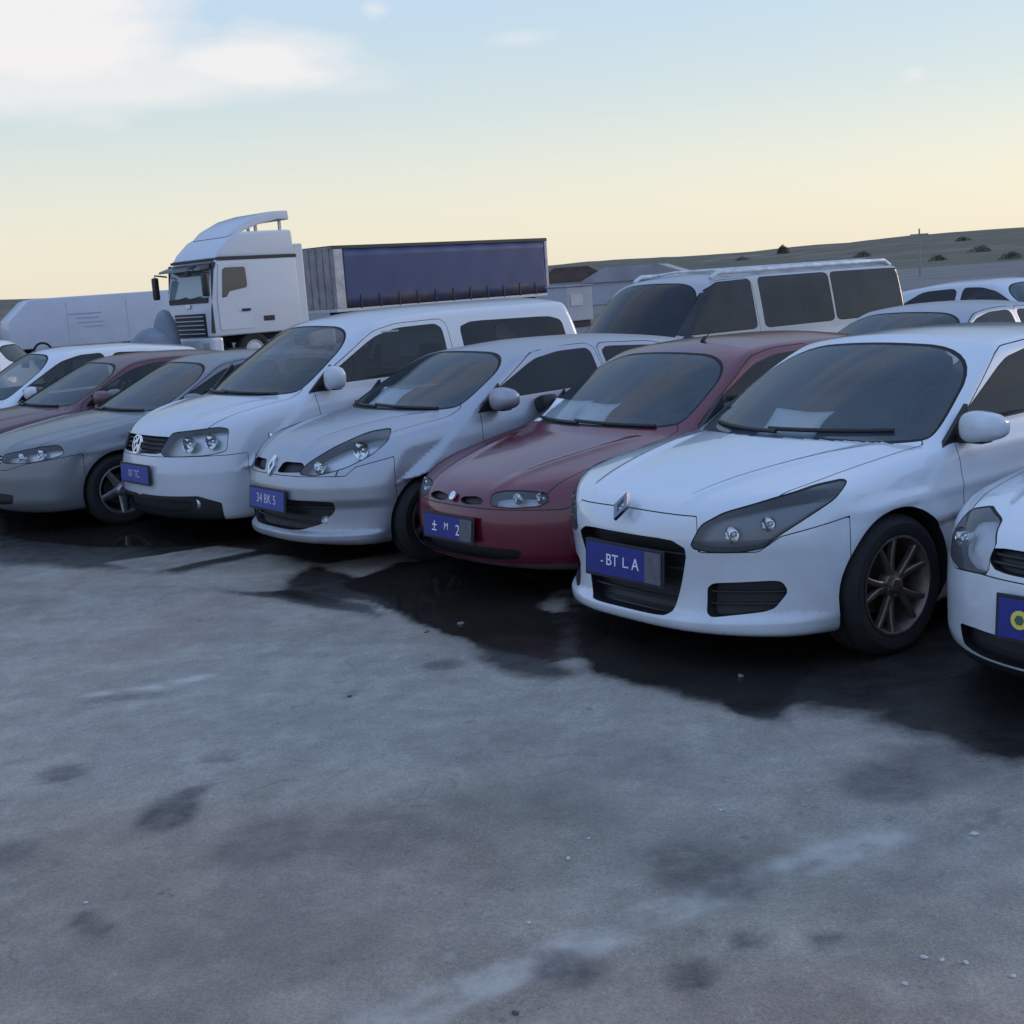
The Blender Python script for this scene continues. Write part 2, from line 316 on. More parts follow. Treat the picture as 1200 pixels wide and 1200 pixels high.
class Surf:
    def __init__(s, f, lo, hi, h):
        s.f = f; P, Q = surface_nets(f, lo, hi, h)
        for _ in range(6):
            v, g = s.val_grad(P); st = -(v / np.maximum((g * g).sum(1), .05))[:, None] * g
            ln = np.linalg.norm(st, axis=1, keepdims=True); P = P + st * np.minimum(1, h * .5 / np.maximum(ln, 1e-9))
        s.P = P; s.F = np.full((len(Q), 12), -1); s.F[:, :4] = Q; s.names = ['body']; s.T = np.zeros(len(Q), int); s.stats()
    def val_grad(s, P):
        e = 2e-3; u, y, z = P.T; v = s.f(u, y, z)
        g = np.stack([s.f(u + e, y, z) - s.f(u - e, y, z), s.f(u, y + e, z) - s.f(u, y - e, z), s.f(u, y, z + e) - s.f(u, y, z - e)], 1) / (2 * e)
        return v, g
    def stats(s):
        _, g = s.val_grad(s.P); s.N = g / np.maximum(np.linalg.norm(g, axis=1, keepdims=True), 1e-9); s.fstats()
    def fstats(s):
        ok = s.F >= 0; k = ok.sum(1)[:, None]
        s.Cn = np.where(ok[..., None], s.P[s.F], 0).sum(1) / k; s.Nf = np.where(ok[..., None], s.N[s.F], 0).sum(1) / k
    def tid(s, n):
        if n not in s.names: s.names.append(n)
        return s.names.index(n)
    def clip(s, sf, new, frm=('body',), where=None):
        """faces (of the tags frm) where sf(P) < 0 get the tag new; crossing faces are split"""
        ids = [s.tid(n) for n in frm]; M = np.isin(s.T, ids)
        if where is not None: M &= where(s.Cn, s.Nf)
        if not M.any(): return
        fi = np.nonzero(M)[0]; used = np.unique(s.F[fi]); used = used[used >= 0]
        sv = np.full(len(s.P) + 1, 1.0); sv[used] = sf(s.P[used]); sv[np.abs(sv) < 1e-5] = 1e-5
        FF = s.F[fi]; ok = FF >= 0; ins = (sv[FF] < 0) & ok; ni = ins.sum(1); nn = ok.sum(1); t = s.tid(new)
        s.T[fi[ni == nn]] = t
        mix = fi[(ni > 0) & (ni < nn)]
        if len(mix) == 0: return
        ed = {}; nP = []; nN = []; addF = []; addT = []; base = len(s.P)
        def cut(a, b):
            k = (a, b) if a < b else (b, a)
            if k not in ed:
                r_ = sv[a] / (sv[a] - sv[b]); ed[k] = base + len(nP); nP.append(s.P[a] * (1 - r_) + s.P[b] * r_); nN.append(s.N[a] * (1 - r_) + s.N[b] * r_)
            return ed[k]
        for i in mix:
            vs = [int(q) for q in s.F[i] if q >= 0]; A = []; B = []
            for j, a in enumerate(vs):
                b = vs[(j + 1) % len(vs)]
                (A if sv[a] < 0 else B).append(a)
                if (sv[a] < 0) != (sv[b] < 0): c = cut(a, b); A.append(c); B.append(c)
            old = s.T[i]; s.F[i] = -1; s.F[i, :min(len(B), 12)] = B[:12]
            for q in ([A] if len(A) <= 12 else [A[:12]]): addF.append(q + [-1] * (12 - len(q))); addT.append(t)
        nN = np.array(nN); s.P = np.concatenate([s.P, np.array(nP)]); s.N = np.concatenate([s.N, nN / np.linalg.norm(nN, axis=1, keepdims=True)])
        s.F = np.concatenate([s.F, np.array(addF)]); s.T = np.concatenate([s.T, np.array(addT)]); s.fstats()
    def region(s, view, poly, new, frm=('body',), where=None, smooth=2, seam=0., off=0., w=.2):
        pl = chaikin(poly, smooth, w) if smooth else np.array(poly, float); vf = VIEW[view]
        if seam:
            s.clip(lambda P: poly_sdf(vf(P), pl) + off - seam, 'band', frm, where); s.clip(lambda P: poly_sdf(vf(P), pl) + off, new, ('band',), where)
            s.T[s.T == s.tid('band')] = s.tid('seam')
        else: s.clip(lambda P: poly_sdf(vf(P), pl) + off, new, frm, where)
    def faces(s, names):
        return s.F[np.isin(s.T, [s.names.index(n) for n in names if n in s.names])]
    def border(s, F):
        cnt = {}
        for r_ in F:
            vs = [int(q) for q in r_ if q >= 0]
            for j, a in enumerate(vs):
                b = vs[(j + 1) % len(vs)]; k = (a, b) if a < b else (b, a); cnt[k] = None if k in cnt else (a, b)
        return [v for v in cnt.values() if v]
def subset(P, N, F):
    used = np.unique(F); used = used[used >= 0]; mp = np.full(len(P) + 1, -1); mp[used] = np.arange(len(used))
    return P[used], N[used], [[int(mp[q]) for q in r_ if q >= 0] for r_ in F]
def to_mesh(name, P, N, fl, mats, xoff, mi=None):
    """P in car space (u, y, z) -> local x = xoff - u; custom normals"""
    V = P.copy(); V[:, 0] = xoff - V[:, 0]; NN = N.copy(); NN[:, 0] *= -1
    me = bpy.data.meshes.new(name); me.from_pydata(V.tolist(), [], [f[::-1] for f in fl])
    for m_ in mats: me.materials.append(m_)
    if mi is not None: me.polygons.foreach_set('material_index', mi)
    me.polygons.foreach_set('use_smooth', [True] * len(me.polygons)); me.update()
    me.normals_split_custom_set_from_vertices(NN.tolist()); return me
# ------------------------------------------------------------------ car builder
M_RUB = mat('black_rubber', (.012, .012, .013), .75, noise=.3, nscale=9)
M_TYRE = mat('tyre_rubber', (.018, .018, .019), .85, noise=.4, nscale=14, bump=.15)
M_BLK = mat('black_plastic', (.015, .015, .017), .5, noise=.2)
M_INT = mat('interior_cloth', (.03, .03, .034), .9, noise=.3, nscale=12)
M_LINER = mat('headliner', (.05, .05, .052), .9)
M_DASH = mat('dashboard_plastic', (.022, .022, .025), .6, noise=.2, nscale=20)
M_CHROME = mat('chrome', (.75, .76, .78), .12, 1.0)
M_BOWL = mat('lamp_bowl', (.9, .91, .92), .08, 1.0)
M_REFL = mat('lamp_reflector', (.72, .74, .77), .38, .6)
M_ALLOY = mat('alloy_silver', (.42, .43, .44), .35, .85, noise=.3, nscale=18)
M_ALLOYD = mat('alloy_dirty', (.24, .195, .165), .45, .7, noise=.45, nscale=14)
M_DISC = mat('brake_disc', (.16, .13, .11), .5, .8, noise=.5, nscale=20)
M_LENS = glass('lamp_lens', (.93, .95, .96), .11, (.55, .58, .62))
M_PLATE = mat('plate_blue', (.016, .026, .22), .45, noise=.25, nscale=14)
M_PLATEW = mat('plate_pale', (.05, .07, .30), .45, noise=.15, nscale=14)
M_PEND = mat('plate_end_grey', (.13, .12, .14), .6, noise=.3, nscale=20)
M_TEXT = mat('plate_text', (.8, .82, .85), .5)
M_TEXTD = mat('plate_text_pale', (.55, .58, .68), .5)
M_MIRR = mat('mirror_glass', (.7, .72, .75), .05, 1.0)
M_PAPER = mat('paper', (.88, .89, .9), .8, noise=.06)
M_REDL = mat('tail_lamp_red', (.25, .01, .01), .25, coat=.4)
M_SEAM = mat('panel_gap', (.01, .01, .01), .9)
M_YEL = mat('emblem_yellow', (.75, .62, .1), .5)
M_UNDER = mat('underbody', (.012, .012, .012), .9)
GL_W = glass('windshield_glass', (.94, .97, .97), .12, (.27, .36, .42), 1.65)
GL_S = glass('side_window_glass', (.28, .30, .31), .05, (.3, .31, .32))
GL_D = glass('tinted_window_glass', (.10, .11, .12), .16, (.22, .23, .25))
WCACHE = {}
def wheel_meshes(style, r, rimr, wd, rimmat):
    key = (style, r, rimr, wd, rimmat.name)
    if key in WCACHE: return WCACHE[key]
    h = wd / 2; t = MB()
    pr = [(rimr - .012, h - .012), (rimr + .004, h - .002), (rimr + .025, h + .006), ((r + rimr) / 2 + .01, h + .009), (r - .035, h + .004), (r - .014, h - .012), (r - .003, h - .035), (r, h - .05),
          (r - .001, h * .35), (r - .008, h * .33), (r - .008, h * .25), (r, h * .23), (r, -h * .23), (r - .008, -h * .25), (r - .008, -h * .33), (r - .001, -h * .35), (r, -h + .05), (r - .012, -h + .012), (r - .05, -h), (rimr, -h + .01)]
    t.lathe(pr, 56); tm = t.mesh('tyre', M_TYRE, 40)
    b = MB()
    b.lathe([(rimr, h - .004), (rimr + .004, h + .002), (rimr - .008, h + .003), (rimr - .016, h - .012), (rimr - .03, h - .05), (rimr - .03, -h + .02), (rimr, -h + .004)], 48)
    def spoke(a, w0, w1, y0, y1, r0=.05, r1=None, th=.028, da=0.):
        r1 = r1 or rimr - .012; ca, sa = math.cos(a), math.sin(a); cb, sb = math.cos(a + da), math.sin(a + da); vs = []
        for k in range(4):
            q = k / 3; rr = r0 + (r1 - r0) * q; ww = w0 + (w1 - w0) * q; yy = y0 + (y1 - y0) * (q ** 1.5)
            c0 = ca + (cb - ca) * q; s0 = sa + (sb - sa) * q
            for e, dy in ((-1, -th), (-1, -.006), (-.55, 0), (.55, 0), (1, -.006), (1, -th)):
                vs.append((rr * c0 - e * ww / 2 * s0, yy + dy, rr * s0 + e * ww / 2 * c0))
        fs = [(k * 6 + j, k * 6 + (j + 1) % 6, k * 6 + 6 + (j + 1) % 6, k * 6 + 6 + j) for k in range(3) for j in range(6)] + [tuple(range(6)), tuple(range(18, 24))[::-1]]
        b.add(vs, fs)
    if style == 'twin':
        for k in range(5):
            a = 2 * math.pi * k / 5 + .35
            for s_ in (-1, 1): spoke(a + s_ * .10, .034, .026, h - .02, h - .006, da=s_ * .16)
    elif style == 'ten':
        for k in range(10): spoke(2 * math.pi * k / 10, .03, .024, h - .025, h - .008)
    elif style == 'five':
        for k in range(5): spoke(2 * math.pi * k / 5 + .2, .075, .05, h - .02, h - .008)
    elif style == 'seven':
        for k in range(7): spoke(2 * math.pi * k / 7 + .2, .05, .04, h - .02, h - .008)
    else:      # steel wheel with a trim disc
        b.lathe([(.0, h - .012), (.05, h - .012), (.06, h - .02), (rimr - .08, h - .012), (rimr - .05, h - .022), (rimr - .014, h - .006)], 40)
        for k in range(12):
            a = 2 * math.pi * k / 12; spoke(a, .02, .03, h - .008, h - .006, r0=rimr - .075, r1=rimr - .025, th=.012)
    b.lathe([(0, h - .008), (.028, h - .008), (.034, h - .014), (.058, h - .02), (.066, h - .034), (.066, h - .07), (0, h - .07)], 28)
    for k in range(5):
        a = 2 * math.pi * k / 5; b.ball((.047 * math.cos(a), h - .017, .047 * math.sin(a)), (.008, .006, .008), 8, 4)
    b.cur = 1; b.lathe([(0, -.01), (rimr * .62, -.01), (rimr * .62, -.035), (0, -.035)], 32)
    b.cur = 2; b.lathe([(0, -h + .03), (rimr - .02, -h + .03)], 24)
    rm = b.mesh('wheel', [rimmat, M_DISC, M_UNDER], 35)
    WCACHE[key] = (rm, tm); return rm, tm

def seat(b, u, y, z=.34, w=.48, back=.62):
    M = Matrix.Rotation(R(0), 4, 'Y')
    b.box((u, y, z + .06), (.50, w, .16), bev=.06)
    b.box((u - .30, y, z + .38), (.16, w, back), bev=.06, M=Matrix.Rotation(R(-16), 4, 'Y'))
    b.box((u - .43, y, z + .80), (.10, w * .55, .19), bev=.045, M=Matrix.Rotation(R(-12), 4, 'Y'))

def ring_prism(b, outer, inner, t0, t1, f):
    n = len(outer); vs = [f(*p, t) for t in (t0, t1) for p in outer] + [f(*p, t) for t in (t0, t1) for p in inner]
    fs = []
    for i in range(n):
        j = (i + 1) % n; fs += [(n + i, n + j, 3 * n + j, 3 * n + i), (i, j, n + j, n + i), (2 * n + i, 2 * n + j, 3 * n + j, 3 * n + i)]
    b.add(vs, fs)

def build_car(sp, name, label, cat, front, yaw, group=None):
    """front: world point under the centre of the front bumper; yaw: heading"""
    L = sp['L']; W = sp['W']; xo = L / 2; f = make_field(sp); h = sp.get('res', .024)
    fw = Vector((math.cos(yaw), math.sin(yaw), 0)); root = empty(name, Vector(front) - fw * xo, yaw)
    tag(root, label, cat, group)
    s = Surf(f, (-.12, -W - .12 - .5 * h, .05), (L + .12, W + .12, sp['H'] + .12), h)
    paint = sp['paint']; simple = sp.get('simple', False)
    def su(y, z, lo=-.2, hi=2.8):                       # first hit coming from the front
        us = np.arange(lo, hi, .004); v = f(us, np.full_like(us, y), np.full_like(us, z)); i = np.argmax(v < 0); return float(us[i])
    def sy(u, z):
        ys = np.arange(W + .2, 0, -.004); v = f(np.full_like(ys, u), ys, np.full_like(ys, z)); i = np.argmax(v < 0); return float(ys[i])
    def sz(u, y):
        zs = np.arange(sp['H'] + .1, .1, -.004); v = f(np.full_like(zs, u), np.full_like(zs, y), zs); i = np.argmax(v < 0); return float(zs[i])
    X = lambda u: xo - u
    # ---- cut the panels
    sl = sp.get('seal', .011)
    fr = lambda C, N: (N[:, 0] < -.12) & (C[:, 0] < L * .62)
    s.region('F', sp['windshield'], 'seal', where=lambda C, N: fr(C, N) & (C[:, 2] > sp['zcowl'] - .05), smooth=3, w=.25)
    s.region('F', sp['windshield'], 'windshield', ('seal',), off=sl, where=fr, smooth=3, w=.25)
    for k, pl in enumerate(sp['windows']):
        for sd, nm in ((1, 'L'), (-1, 'R')):
            wh = lambda C, N, sd=sd: (N[:, 1] * sd > .35) & (C[:, 2] > sp['zcowl'] - .25)
            s.region('S', pl, 'seal', where=wh, w=sp.get('winround', .12)); s.region('S', pl, 'window%d%s' % (k, nm), ('seal',), off=sp.get('wseal', .010), where=wh, w=sp.get('winround', .12))
    if 'rearwindow' in sp:
        bk = lambda C, N: (N[:, 0] > .2) & (C[:, 0] > L * .6)
        s.region('F', sp['rearwindow'], 'seal', where=bk); s.region('F', sp['rearwindow'], 'rear_window', ('seal',), off=.02, where=bk)
    for axn, xa in (('f', sp['fo']), ('r', sp['fo'] + sp['wb'])):
        s.clip(lambda P: np.hypot(P[:, 0] - xa, P[:, 2] - sp['wr']) - sp['arch'], 'arch_' + axn, ('body',), lambda C, N: (np.abs(C[:, 1]) > W - .34) & (C[:, 2] < sp['wr'] + sp['arch'] + .05))
    if 'headlight' in sp:
        for sd, nm in ((1, 'L'), (-1, 'R')):
            s.region('Q', sp['headlight'], 'headlight' + nm, seam=.006, where=lambda C, N: (C[:, 1] * sd > .05) & (C[:, 0] < 1.25), w=sp.get('lampround', .2))
    for k, (view, pl, nm, dep, mt) in enumerate(sp.get('openings', [])):
        for sd, nm2 in (((1, 'L'), (-1, 'R')) if view in ('FA', 'Q') else ((0, ''),)):
            s.region(view, pl, 'open%d%s' % (k, nm2), where=lambda C, N: (N[:, 0] < -.15) & (C[:, 0] < .9) & (C[:, 1] * sd >= 0), w=.12)
    for k, (view, pl, mt) in enumerate(sp.get('trims', [])):
        s.region(view, pl, 'trim%d' % k, where=(lambda C, N: (C[:, 0] < 1.0)) if view in ('Q', 'FA', 'F') else None, smooth=1)
    if 'bumper' in sp: s.region('Q', sp['bumper'], 'front_bumper', seam=.005, where=lambda C, N: (C[:, 0] < sp['fo'] + .05) & (N[:, 2] > -.9), smooth=0)
    if 'hood' in sp: s.region('TA', sp['hood'], 'hood', seam=.006, where=lambda C, N: (N[:, 2] > .25) & (C[:, 2] > sp.get('zhood', .6)), smooth=1, w=.08)
    for k, pl in enumerate(sp.get('doors', [])):
        for sd, nm in ((1, 'L'), (-1, 'R')):
            s.region('S', pl, 'door%d%s' % (k, nm), ('body', 'trim99'), seam=.005, where=lambda C, N: (N[:, 1] * sd > .3), w=.1)
    if 'tail' in sp:
        for sd, nm in ((1, 'L'), (-1, 'R')):
            s.region('F', [(sd * a, b) for a, b in sp['tail']], 'tail' + nm, where=lambda C, N: (C[:, 0] > L - .6) & (N[:, 0] > .1))
    # ---- emit
    def emit(names, nm, mats, parent=root, off=0., mi_by=None, flip=False):
        F = s.faces(names)
        if len(F) == 0: return None
        P, N, fl = subset(s.P, s.N, F); mi = None
        if mi_by: tt = s.T[np.isin(s.T, [s.names.index(n) for n in names if n in s.names])]; mi = [mi_by.get(s.names[q], 0) for q in tt]
        if off: P = P + N * off
        return link(nm, to_mesh(nm, P, N, fl, mats, xo, mi), parent)
    body = emit(['body', 'seam', 'seal'], 'body', [paint, M_SEAM, M_RUB], mi_by={'seam': 1, 'seal': 2})
    hood = emit(['hood'], 'hood', [sp.get('hoodpaint', paint)])
    bump = emit(['front_bumper'], 'front_bumper', [sp.get('bumperpaint', paint)])
    emit(['windshield'], 'windshield', [sp.get('glass_w', GL_W)])
    emit(['rear_window'], 'rear_window', [sp.get('glass_s', GL_S)])
    gs = sp.get('glass_s', GL_S)
    for k in range(len(sp['windows'])):
        for nm in 'LR': emit(['window%d%s' % (k, nm)], 'side_window', [gs])
    doors = []
    for k in range(len(sp.get('doors', []))):
        for nm in 'LR': doors.append((k, nm, emit(['door%d%s' % (k, nm)], 'door', [paint])))
    for k, (view, pl, mt) in enumerate(sp.get('trims', [])): emit(['trim%d' % k], 'lower_trim' if view != 'S' else 'side_trim', [mt])
    for nm in 'LR': emit(['tail' + nm], 'tail_light', [M_REDL])
    # recessed openings: back panel + walls + bars
    def recess(names, nm, dep, mts, direction=None):
        F = s.faces(names)
        if len(F) == 0: return None
        bd = s.border(F); P, N, fl = subset(s.P, s.N, F); dv = np.array(direction) if direction is not None else None
        D = (lambda i: s.P[i] + dv * dep) if dv is not None else (lambda i: s.P[i] - s.N[i] * dep)
        V = [tuple(p) for p in (P + dv * dep if dv is not None else P - N * dep)]; fs = [list(q) for q in fl]; mi = [0] * len(fs)
        for a, b_ in bd:
            i0 = len(V); V += [tuple(s.P[a]), tuple(s.P[b_]), tuple(D(b_)), tuple(D(a))]; fs.append([i0, i0 + 1, i0 + 2, i0 + 3]); mi.append(len(mts) - 1)
        V = np.array(V); V[:, 0] = xo - V[:, 0]; me = bpy.data.meshes.new(nm); me.from_pydata(V.tolist(), [], fs)
        for m_ in mts: me.materials.append(m_)
        me.polygons.foreach_set('material_index', mi); me.update(); return link(nm, me, root)
    for k, (view, pl, nm, dep, mt) in enumerate(sp.get('openings', [])):
        for sd, nm2 in (((1, 'L'), (-1, 'R')) if view in ('FA', 'Q') else ((1, ''),)):
            o = recess(['open%d%s' % (k, nm2)], nm, dep, [mt, M_BLK], (1, 0, 0))
            if not (o and sp.get('bars', {}).get(k)): continue
            n_, th, bm_ = sp['bars'][k]; pp = chaikin(pl, 2, .12); zs = pp[:, 1]
            for q in range(n_):
                zz = zs.min() + (zs.max() - zs.min()) * (q + 1) / (n_ + 1); xs = []
                for i in range(len(pp)):
                    a_, b_ = pp[i], pp[i - 1]
                    if (a_[1] - zz) * (b_[1] - zz) < 0: xs.append(a_[0] + (b_[0] - a_[0]) * (zz - a_[1]) / (b_[1] - a_[1]))
                if len(xs) < 2: continue
                pts = []
                for i in range(9):
                    y = (min(xs) + (max(xs) - min(xs)) * i / 8) * sd; pts.append((X(su(y, zz) + dep * .45), y, zz))
                MB().tube(pts, th, 6).build('grille_bar', bm_, o, smooth=60)
    # headlights
    lamps = []
    for sd, nm in ((1, 'L'), (-1, 'R')):
        hl = recess(['headlight' + nm], 'headlight', sp.get('lampdepth', .07), [sp.get('lampback', M_BLK), M_BLK])
        if not hl: continue
        emit(['headlight' + nm], 'lens', [M_LENS], parent=hl, off=-.001); lamps.append(hl)
        for (y, z, r_) in sp.get('bowls', []):
            b = MB(); c = (X(su(sd * y, z) + .035 + r_ * .15), sd * y, z); b2 = MB(); b2.lathe([(r_, .02), (r_ * 1.06, .024), (r_ * .98, .018), (r_ * .8, -.012), (r_ * .45, -.03), (.0, -.035)], 22, 'X')
            ang = sd * R(sp.get('bowlyaw', 18)); Mx = Matrix.Translation(c) @ Matrix.Rotation(ang, 4, 'Z')
            b.add([Mx @ Vector(p) for p in b2.v], b2.f); b.ball((c[0] - .005, c[1], c[2]), (r_ * .35, r_ * .35, r_ * .35), 10, 6)
            b.build('reflector', M_BOWL, hl, smooth=50)
    for (y, z, r_) in sp.get('fogs', []):
        for sd in (1, -1):
            b = MB(); c = (X(su(sd * y, z) + .02), sd * y, z); b.lathe([(0, .005), (r_ * .8, .0), (r_, .012), (r_ * 1.08, .002), (r_ * 1.08, -.04)], 20, 'X', c); b.build('fog_light', M_REFL, root, smooth=50)
    # wheel wells
    for axn, xa in (('f', sp['fo']), ('r', sp['fo'] + sp['wb'])):
        F = s.faces(['arch_' + axn]); bd = s.border(F)
        for sd in (1, -1):
            V = []; fs = []
            for a, b_ in bd:
                pa, pb = s.P[a], s.P[b_]
                if pa[1] * sd < 0 or abs(pa[1]) < W - .3 or abs(np.hypot(pa[0] - xa, pa[2] - sp['wr']) - sp['arch']) > .02: continue
                i0 = len(V); V += [tuple(pa), tuple(pb), (pb[0], sd * .42, pb[2]), (pa[0], sd * .42, pa[2])]; fs.append((i0, i0 + 1, i0 + 2, i0 + 3))
            n0 = len(V)
            for q in range(25): aa = math.pi * 2 * q / 24; V.append((xa + math.cos(aa) * (sp['arch'] + .004), sd * .42, max(.17, sp['wr'] + math.sin(aa) * (sp['arch'] + .004))))
            fs.append(tuple(range(n0, n0 + 24)))
            me = bpy.data.meshes.new('wheel_well'); me.from_pydata([(xo - a_, b_, c_) for a_, b_, c_ in V], [], fs); me.materials.append(M_UNDER); me.update(); link('wheel_well', me, root)
    # wheels
    rm, tm = wheel_meshes(sp.get('rim', 'steel'), sp['wr'], sp.get('rimr', sp['wr'] - .10), sp.get('tw', .205), sp.get('rimmat', M_ALLOY))
    for i, xa in enumerate((sp['fo'], sp['fo'] + sp['wb'])):
        for sd in (1, -1):
            yy = sy(xa, sp['wr'] + sp['arch'] + .02) - sp.get('tw', .205) / 2 - sp.get('winset', .035)
            wl = link('wheel', rm, root, (X(xa), sd * yy, sp['wr'] - .003), (0, 0, (math.pi if sd < 0 else 0) + (R(sp.get('steer', 0)) if i == 0 else 0)))
            wl.rotation_euler.y = random.uniform(0, 1.2) if 'spin' not in sp else sp['spin']
            link('tyre', tm, wl)
    # plate
    if 'plate' in sp:
        pz, pt, blue, tilt = sp['plate'][:4]; py = sp['plate'][4] if len(sp['plate']) > 4 else 0.
        psz = sp.get('platesize', (.52, .115)); du = max(su(py, pz + psz[1] / 2), su(py, pz - psz[1] / 2)); uu = min(su(py, pz), su(py + psz[0] / 2, pz), su(py - psz[0] / 2, pz)) - .008
        if 'platex' in sp: uu = sp['platex']
        pl = MB().box((0, 0, 0), (.012, psz[0] + .03, psz[1] + .03), bev=.004).build('licence_plate', M_BLK, root, (X(uu), py, pz), (0, R(tilt), sp.get('plateyaw', 0.)))
        MB().box((.007, 0, 0), (.008, psz[0], psz[1]), bev=.002).build('plate_sheet', M_PLATE if blue else M_PLATEW, pl)
        if sp.get('plateend'): MB().box((.0085, psz[0] / 2 - sp['plateend'] / 2, 0), (.009, sp['plateend'], psz[1] - .004), bev=.002).build('plate_end', M_PEND, pl)
        for tx, ty, tz, ts in pt:
            me = text_mesh(tx, ts); me.materials.clear(); me.materials.append(M_TEXT if blue else M_TEXTD)
            link('plate_lettering', me, pl, (.0125, ty, tz), (R(90), 0, R(90)))
        if sp.get('platebadge'):
            b = MB(); b.lathe([(0, .0135), (.036, .0135), (.036, .011)], 24, 'X', (0, sp['platebadge'], 0)); b.build('plate_badge', M_YEL, pl)
            b = MB(); b.lathe([(0, .0155), (.02, .0155), (.02, .013)], 6, 'X', (0, sp['platebadge'], 0)); b.build('badge_centre', mat('badge_green', (.05, .12, .08), .5), pl)
    # emblem
    if 'emblem' in sp:
        kind, ez, er = sp['emblem'][:3]; eu = min(su(0, ez), su(0, ez - er)) - .004
        if len(sp['emblem']) > 3: eu = sp['emblem'][3]
        b = MB(); fX = lambda a, c, t: (t, a, c)
        tl = sp.get('emblemtilt', -15)
        if kind == 'diamond':
            o_ = [(0, er), (er * .62, 0), (0, -er), (-er * .62, 0)]; i_ = [(0, er * .52), (er * .30, 0), (0, -er * .52), (-er * .30, 0)]
            ring_prism(b, o_, i_, -.006, .012, fX)
        elif kind == 'roundel':
            n_ = 28; o_ = [(er * math.cos(2 * math.pi * k / n_), er * math.sin(2 * math.pi * k / n_)) for k in range(n_)]; ring_prism(b, o_, [(a * .84, c * .84) for a, c in o_], -.006, .012, fX)
            def bar(p, q, w_=.16):
                d = Vector((q[0] - p[0], q[1] - p[1])).normalized(); n2 = Vector((-d.y, d.x)) * er * w_ / 2; P2 = [Vector(p) * er, Vector(q) * er]
                b.prism([tuple(P2[0] + n2), tuple(P2[1] + n2), tuple(P2[1] - n2), tuple(P2[0] - n2)], -.004, .010, 'X')
            bar((-.36, .8), (0, .08)); bar((.36, .8), (0, .08)); bar((-.78, .38), (-.40, -.72)); bar((.78, .38), (.40, -.72)); bar((-.40, -.72), (0, -.05)); bar((.40, -.72), (0, -.05))
        else:
            b.lathe([(0, .012), (er * .7, .01), (er, .004), (er, -.006)], 24, 'X')
        b.build('emblem', sp.get('emblemmat', M_CHROME), root, (X(eu), 0, ez), (0, R(tl), 0), smooth=30)
    # wipers
    for (ya, za, yb, zb) in sp.get('wipers', []):
        b = MB(); pts = []
        for k in range(7):
            q = k / 6; y = ya + (yb - ya) * q; z = za + (zb - za) * q; pts.append((X(su(y, z) - .012), y, z + .006))
        b.tube(pts, .011, 6); b.build('wiper', M_BLK, root)
    # mirrors
    if 'mirror' in sp:
        mu, mz, my, msz = sp['mirror']
        for sd in (1, -1):
            if sd < 0 and sp.get('nomirror_r'):          # only the black foot of a lost mirror is left
                yb = sy(mu, mz - .06); a = MB(); a.prism([(.16, -.10), (-.05, -.10), (-.05, .10)], -yb - .02, -yb + .012); a.box((.0, -yb - .03, -.07), (.08, .07, .05), bev=.015); a.build('mirror_base', M_BLK, root, (X(mu), 0, mz), smooth=40); continue
            b = MB(); b.ball((0, 0, 0), (msz[0], msz[1], msz[2]), 20, 12, .72)
            b.v = [(x - .25 * abs(y - 0) * 0 - .12 * (y * sd), y, z * (1 - .22 * (y * sd / msz[1])) + .04 * 0) for x, y, z in b.v]
            b.v = [(max(x, -msz[0] * .55), y, z) for x, y, z in b.v]
            mo = b.build('wing_mirror', sp.get('mirrorpaint', paint), root, (X(mu), sd * my, mz), smooth=50)
            g = MB(); g.ball((-msz[0] * .57, 0, 0), (.006, msz[1] * .82, msz[2] * .78), 16, 8, .7); g.build('mirror_glass', M_MIRR, mo, smooth=True)
            a = MB(); yb = sy(mu, mz - .06); a.box((.0, -sd * (my - yb + .02) / 2 - sd * .02, -msz[2] * .75), (.09, my - yb + .10, .05), bev=.015)
            a.prism([(.16, -.10), (-.05, -.10), (-.05, .10)], -sd * (my - yb + .012), -sd * (my - yb - .012)); a.build('mirror_base', M_BLK, mo, smooth=40)
    for k, nm, o in doors:
        if o and sp.get('handles'):
            hu, hz = sp['handles'][k]; sd = 1 if nm == 'L' else -1; y = sy(hu, hz)
            b = MB(); b.box((X(hu), sd * (y + .018), hz), (.19, .022, .032), bev=.01); b.build('door_handle', sp.get('handlemat', paint), o, smooth=40)
    for pts, r_, mt, nm in sp.get('extras', []): MB().tube([(X(a), b_, c_) for a, b_, c_ in pts], r_, 8).build(nm, mt, root, smooth=60)
    # cabin
    if not simple:
        F = s.faces(['body', 'hood', 'seal'] + ['door%d%s' % (k, n_) for k in range(4) for n_ in 'LR'])
        cz = s.P[np.maximum(F, 0)][..., 2].max(1); cu = s.P[np.maximum(F, 0)][..., 0].min(1); F = F[(cz > .42) & (cu > sp['cowl'] - .25) & (cu < L - .25)]
        P, N, fl = subset(s.P, s.N, F); link('interior_trim', to_mesh('interior_trim', P - N * .028, -N, fl, [M_LINER], xo), root)
    c = sp['cowl']; zc = sp['zcowl']; b = MB(); wd = W * 1.52
    b.box((X(c + .42), 0, zc - .13), (.62, wd, .22), bev=.07); b.box((X(c + .60), 0, zc - .32), (.3, wd * .96, .3), bev=.05)
    b.box((X(c + .62), -.0 + .36, zc - .02), (.2, .36, .10), bev=.045); b.box((X(c + 1.2), 0, zc - .5), (1.1, .2, .2), bev=.04)
    b.build('dashboard', M_DASH, root, smooth=40)
    b = MB(); cx, cz_ = X(c + .88), zc + .02; ring = [(cx + .06 * math.sin(a) * -1, .36 + .185 * math.cos(a), cz_ + .175 * math.sin(a)) for a in [2 * math.pi * k / 24 for k in range(25)]]
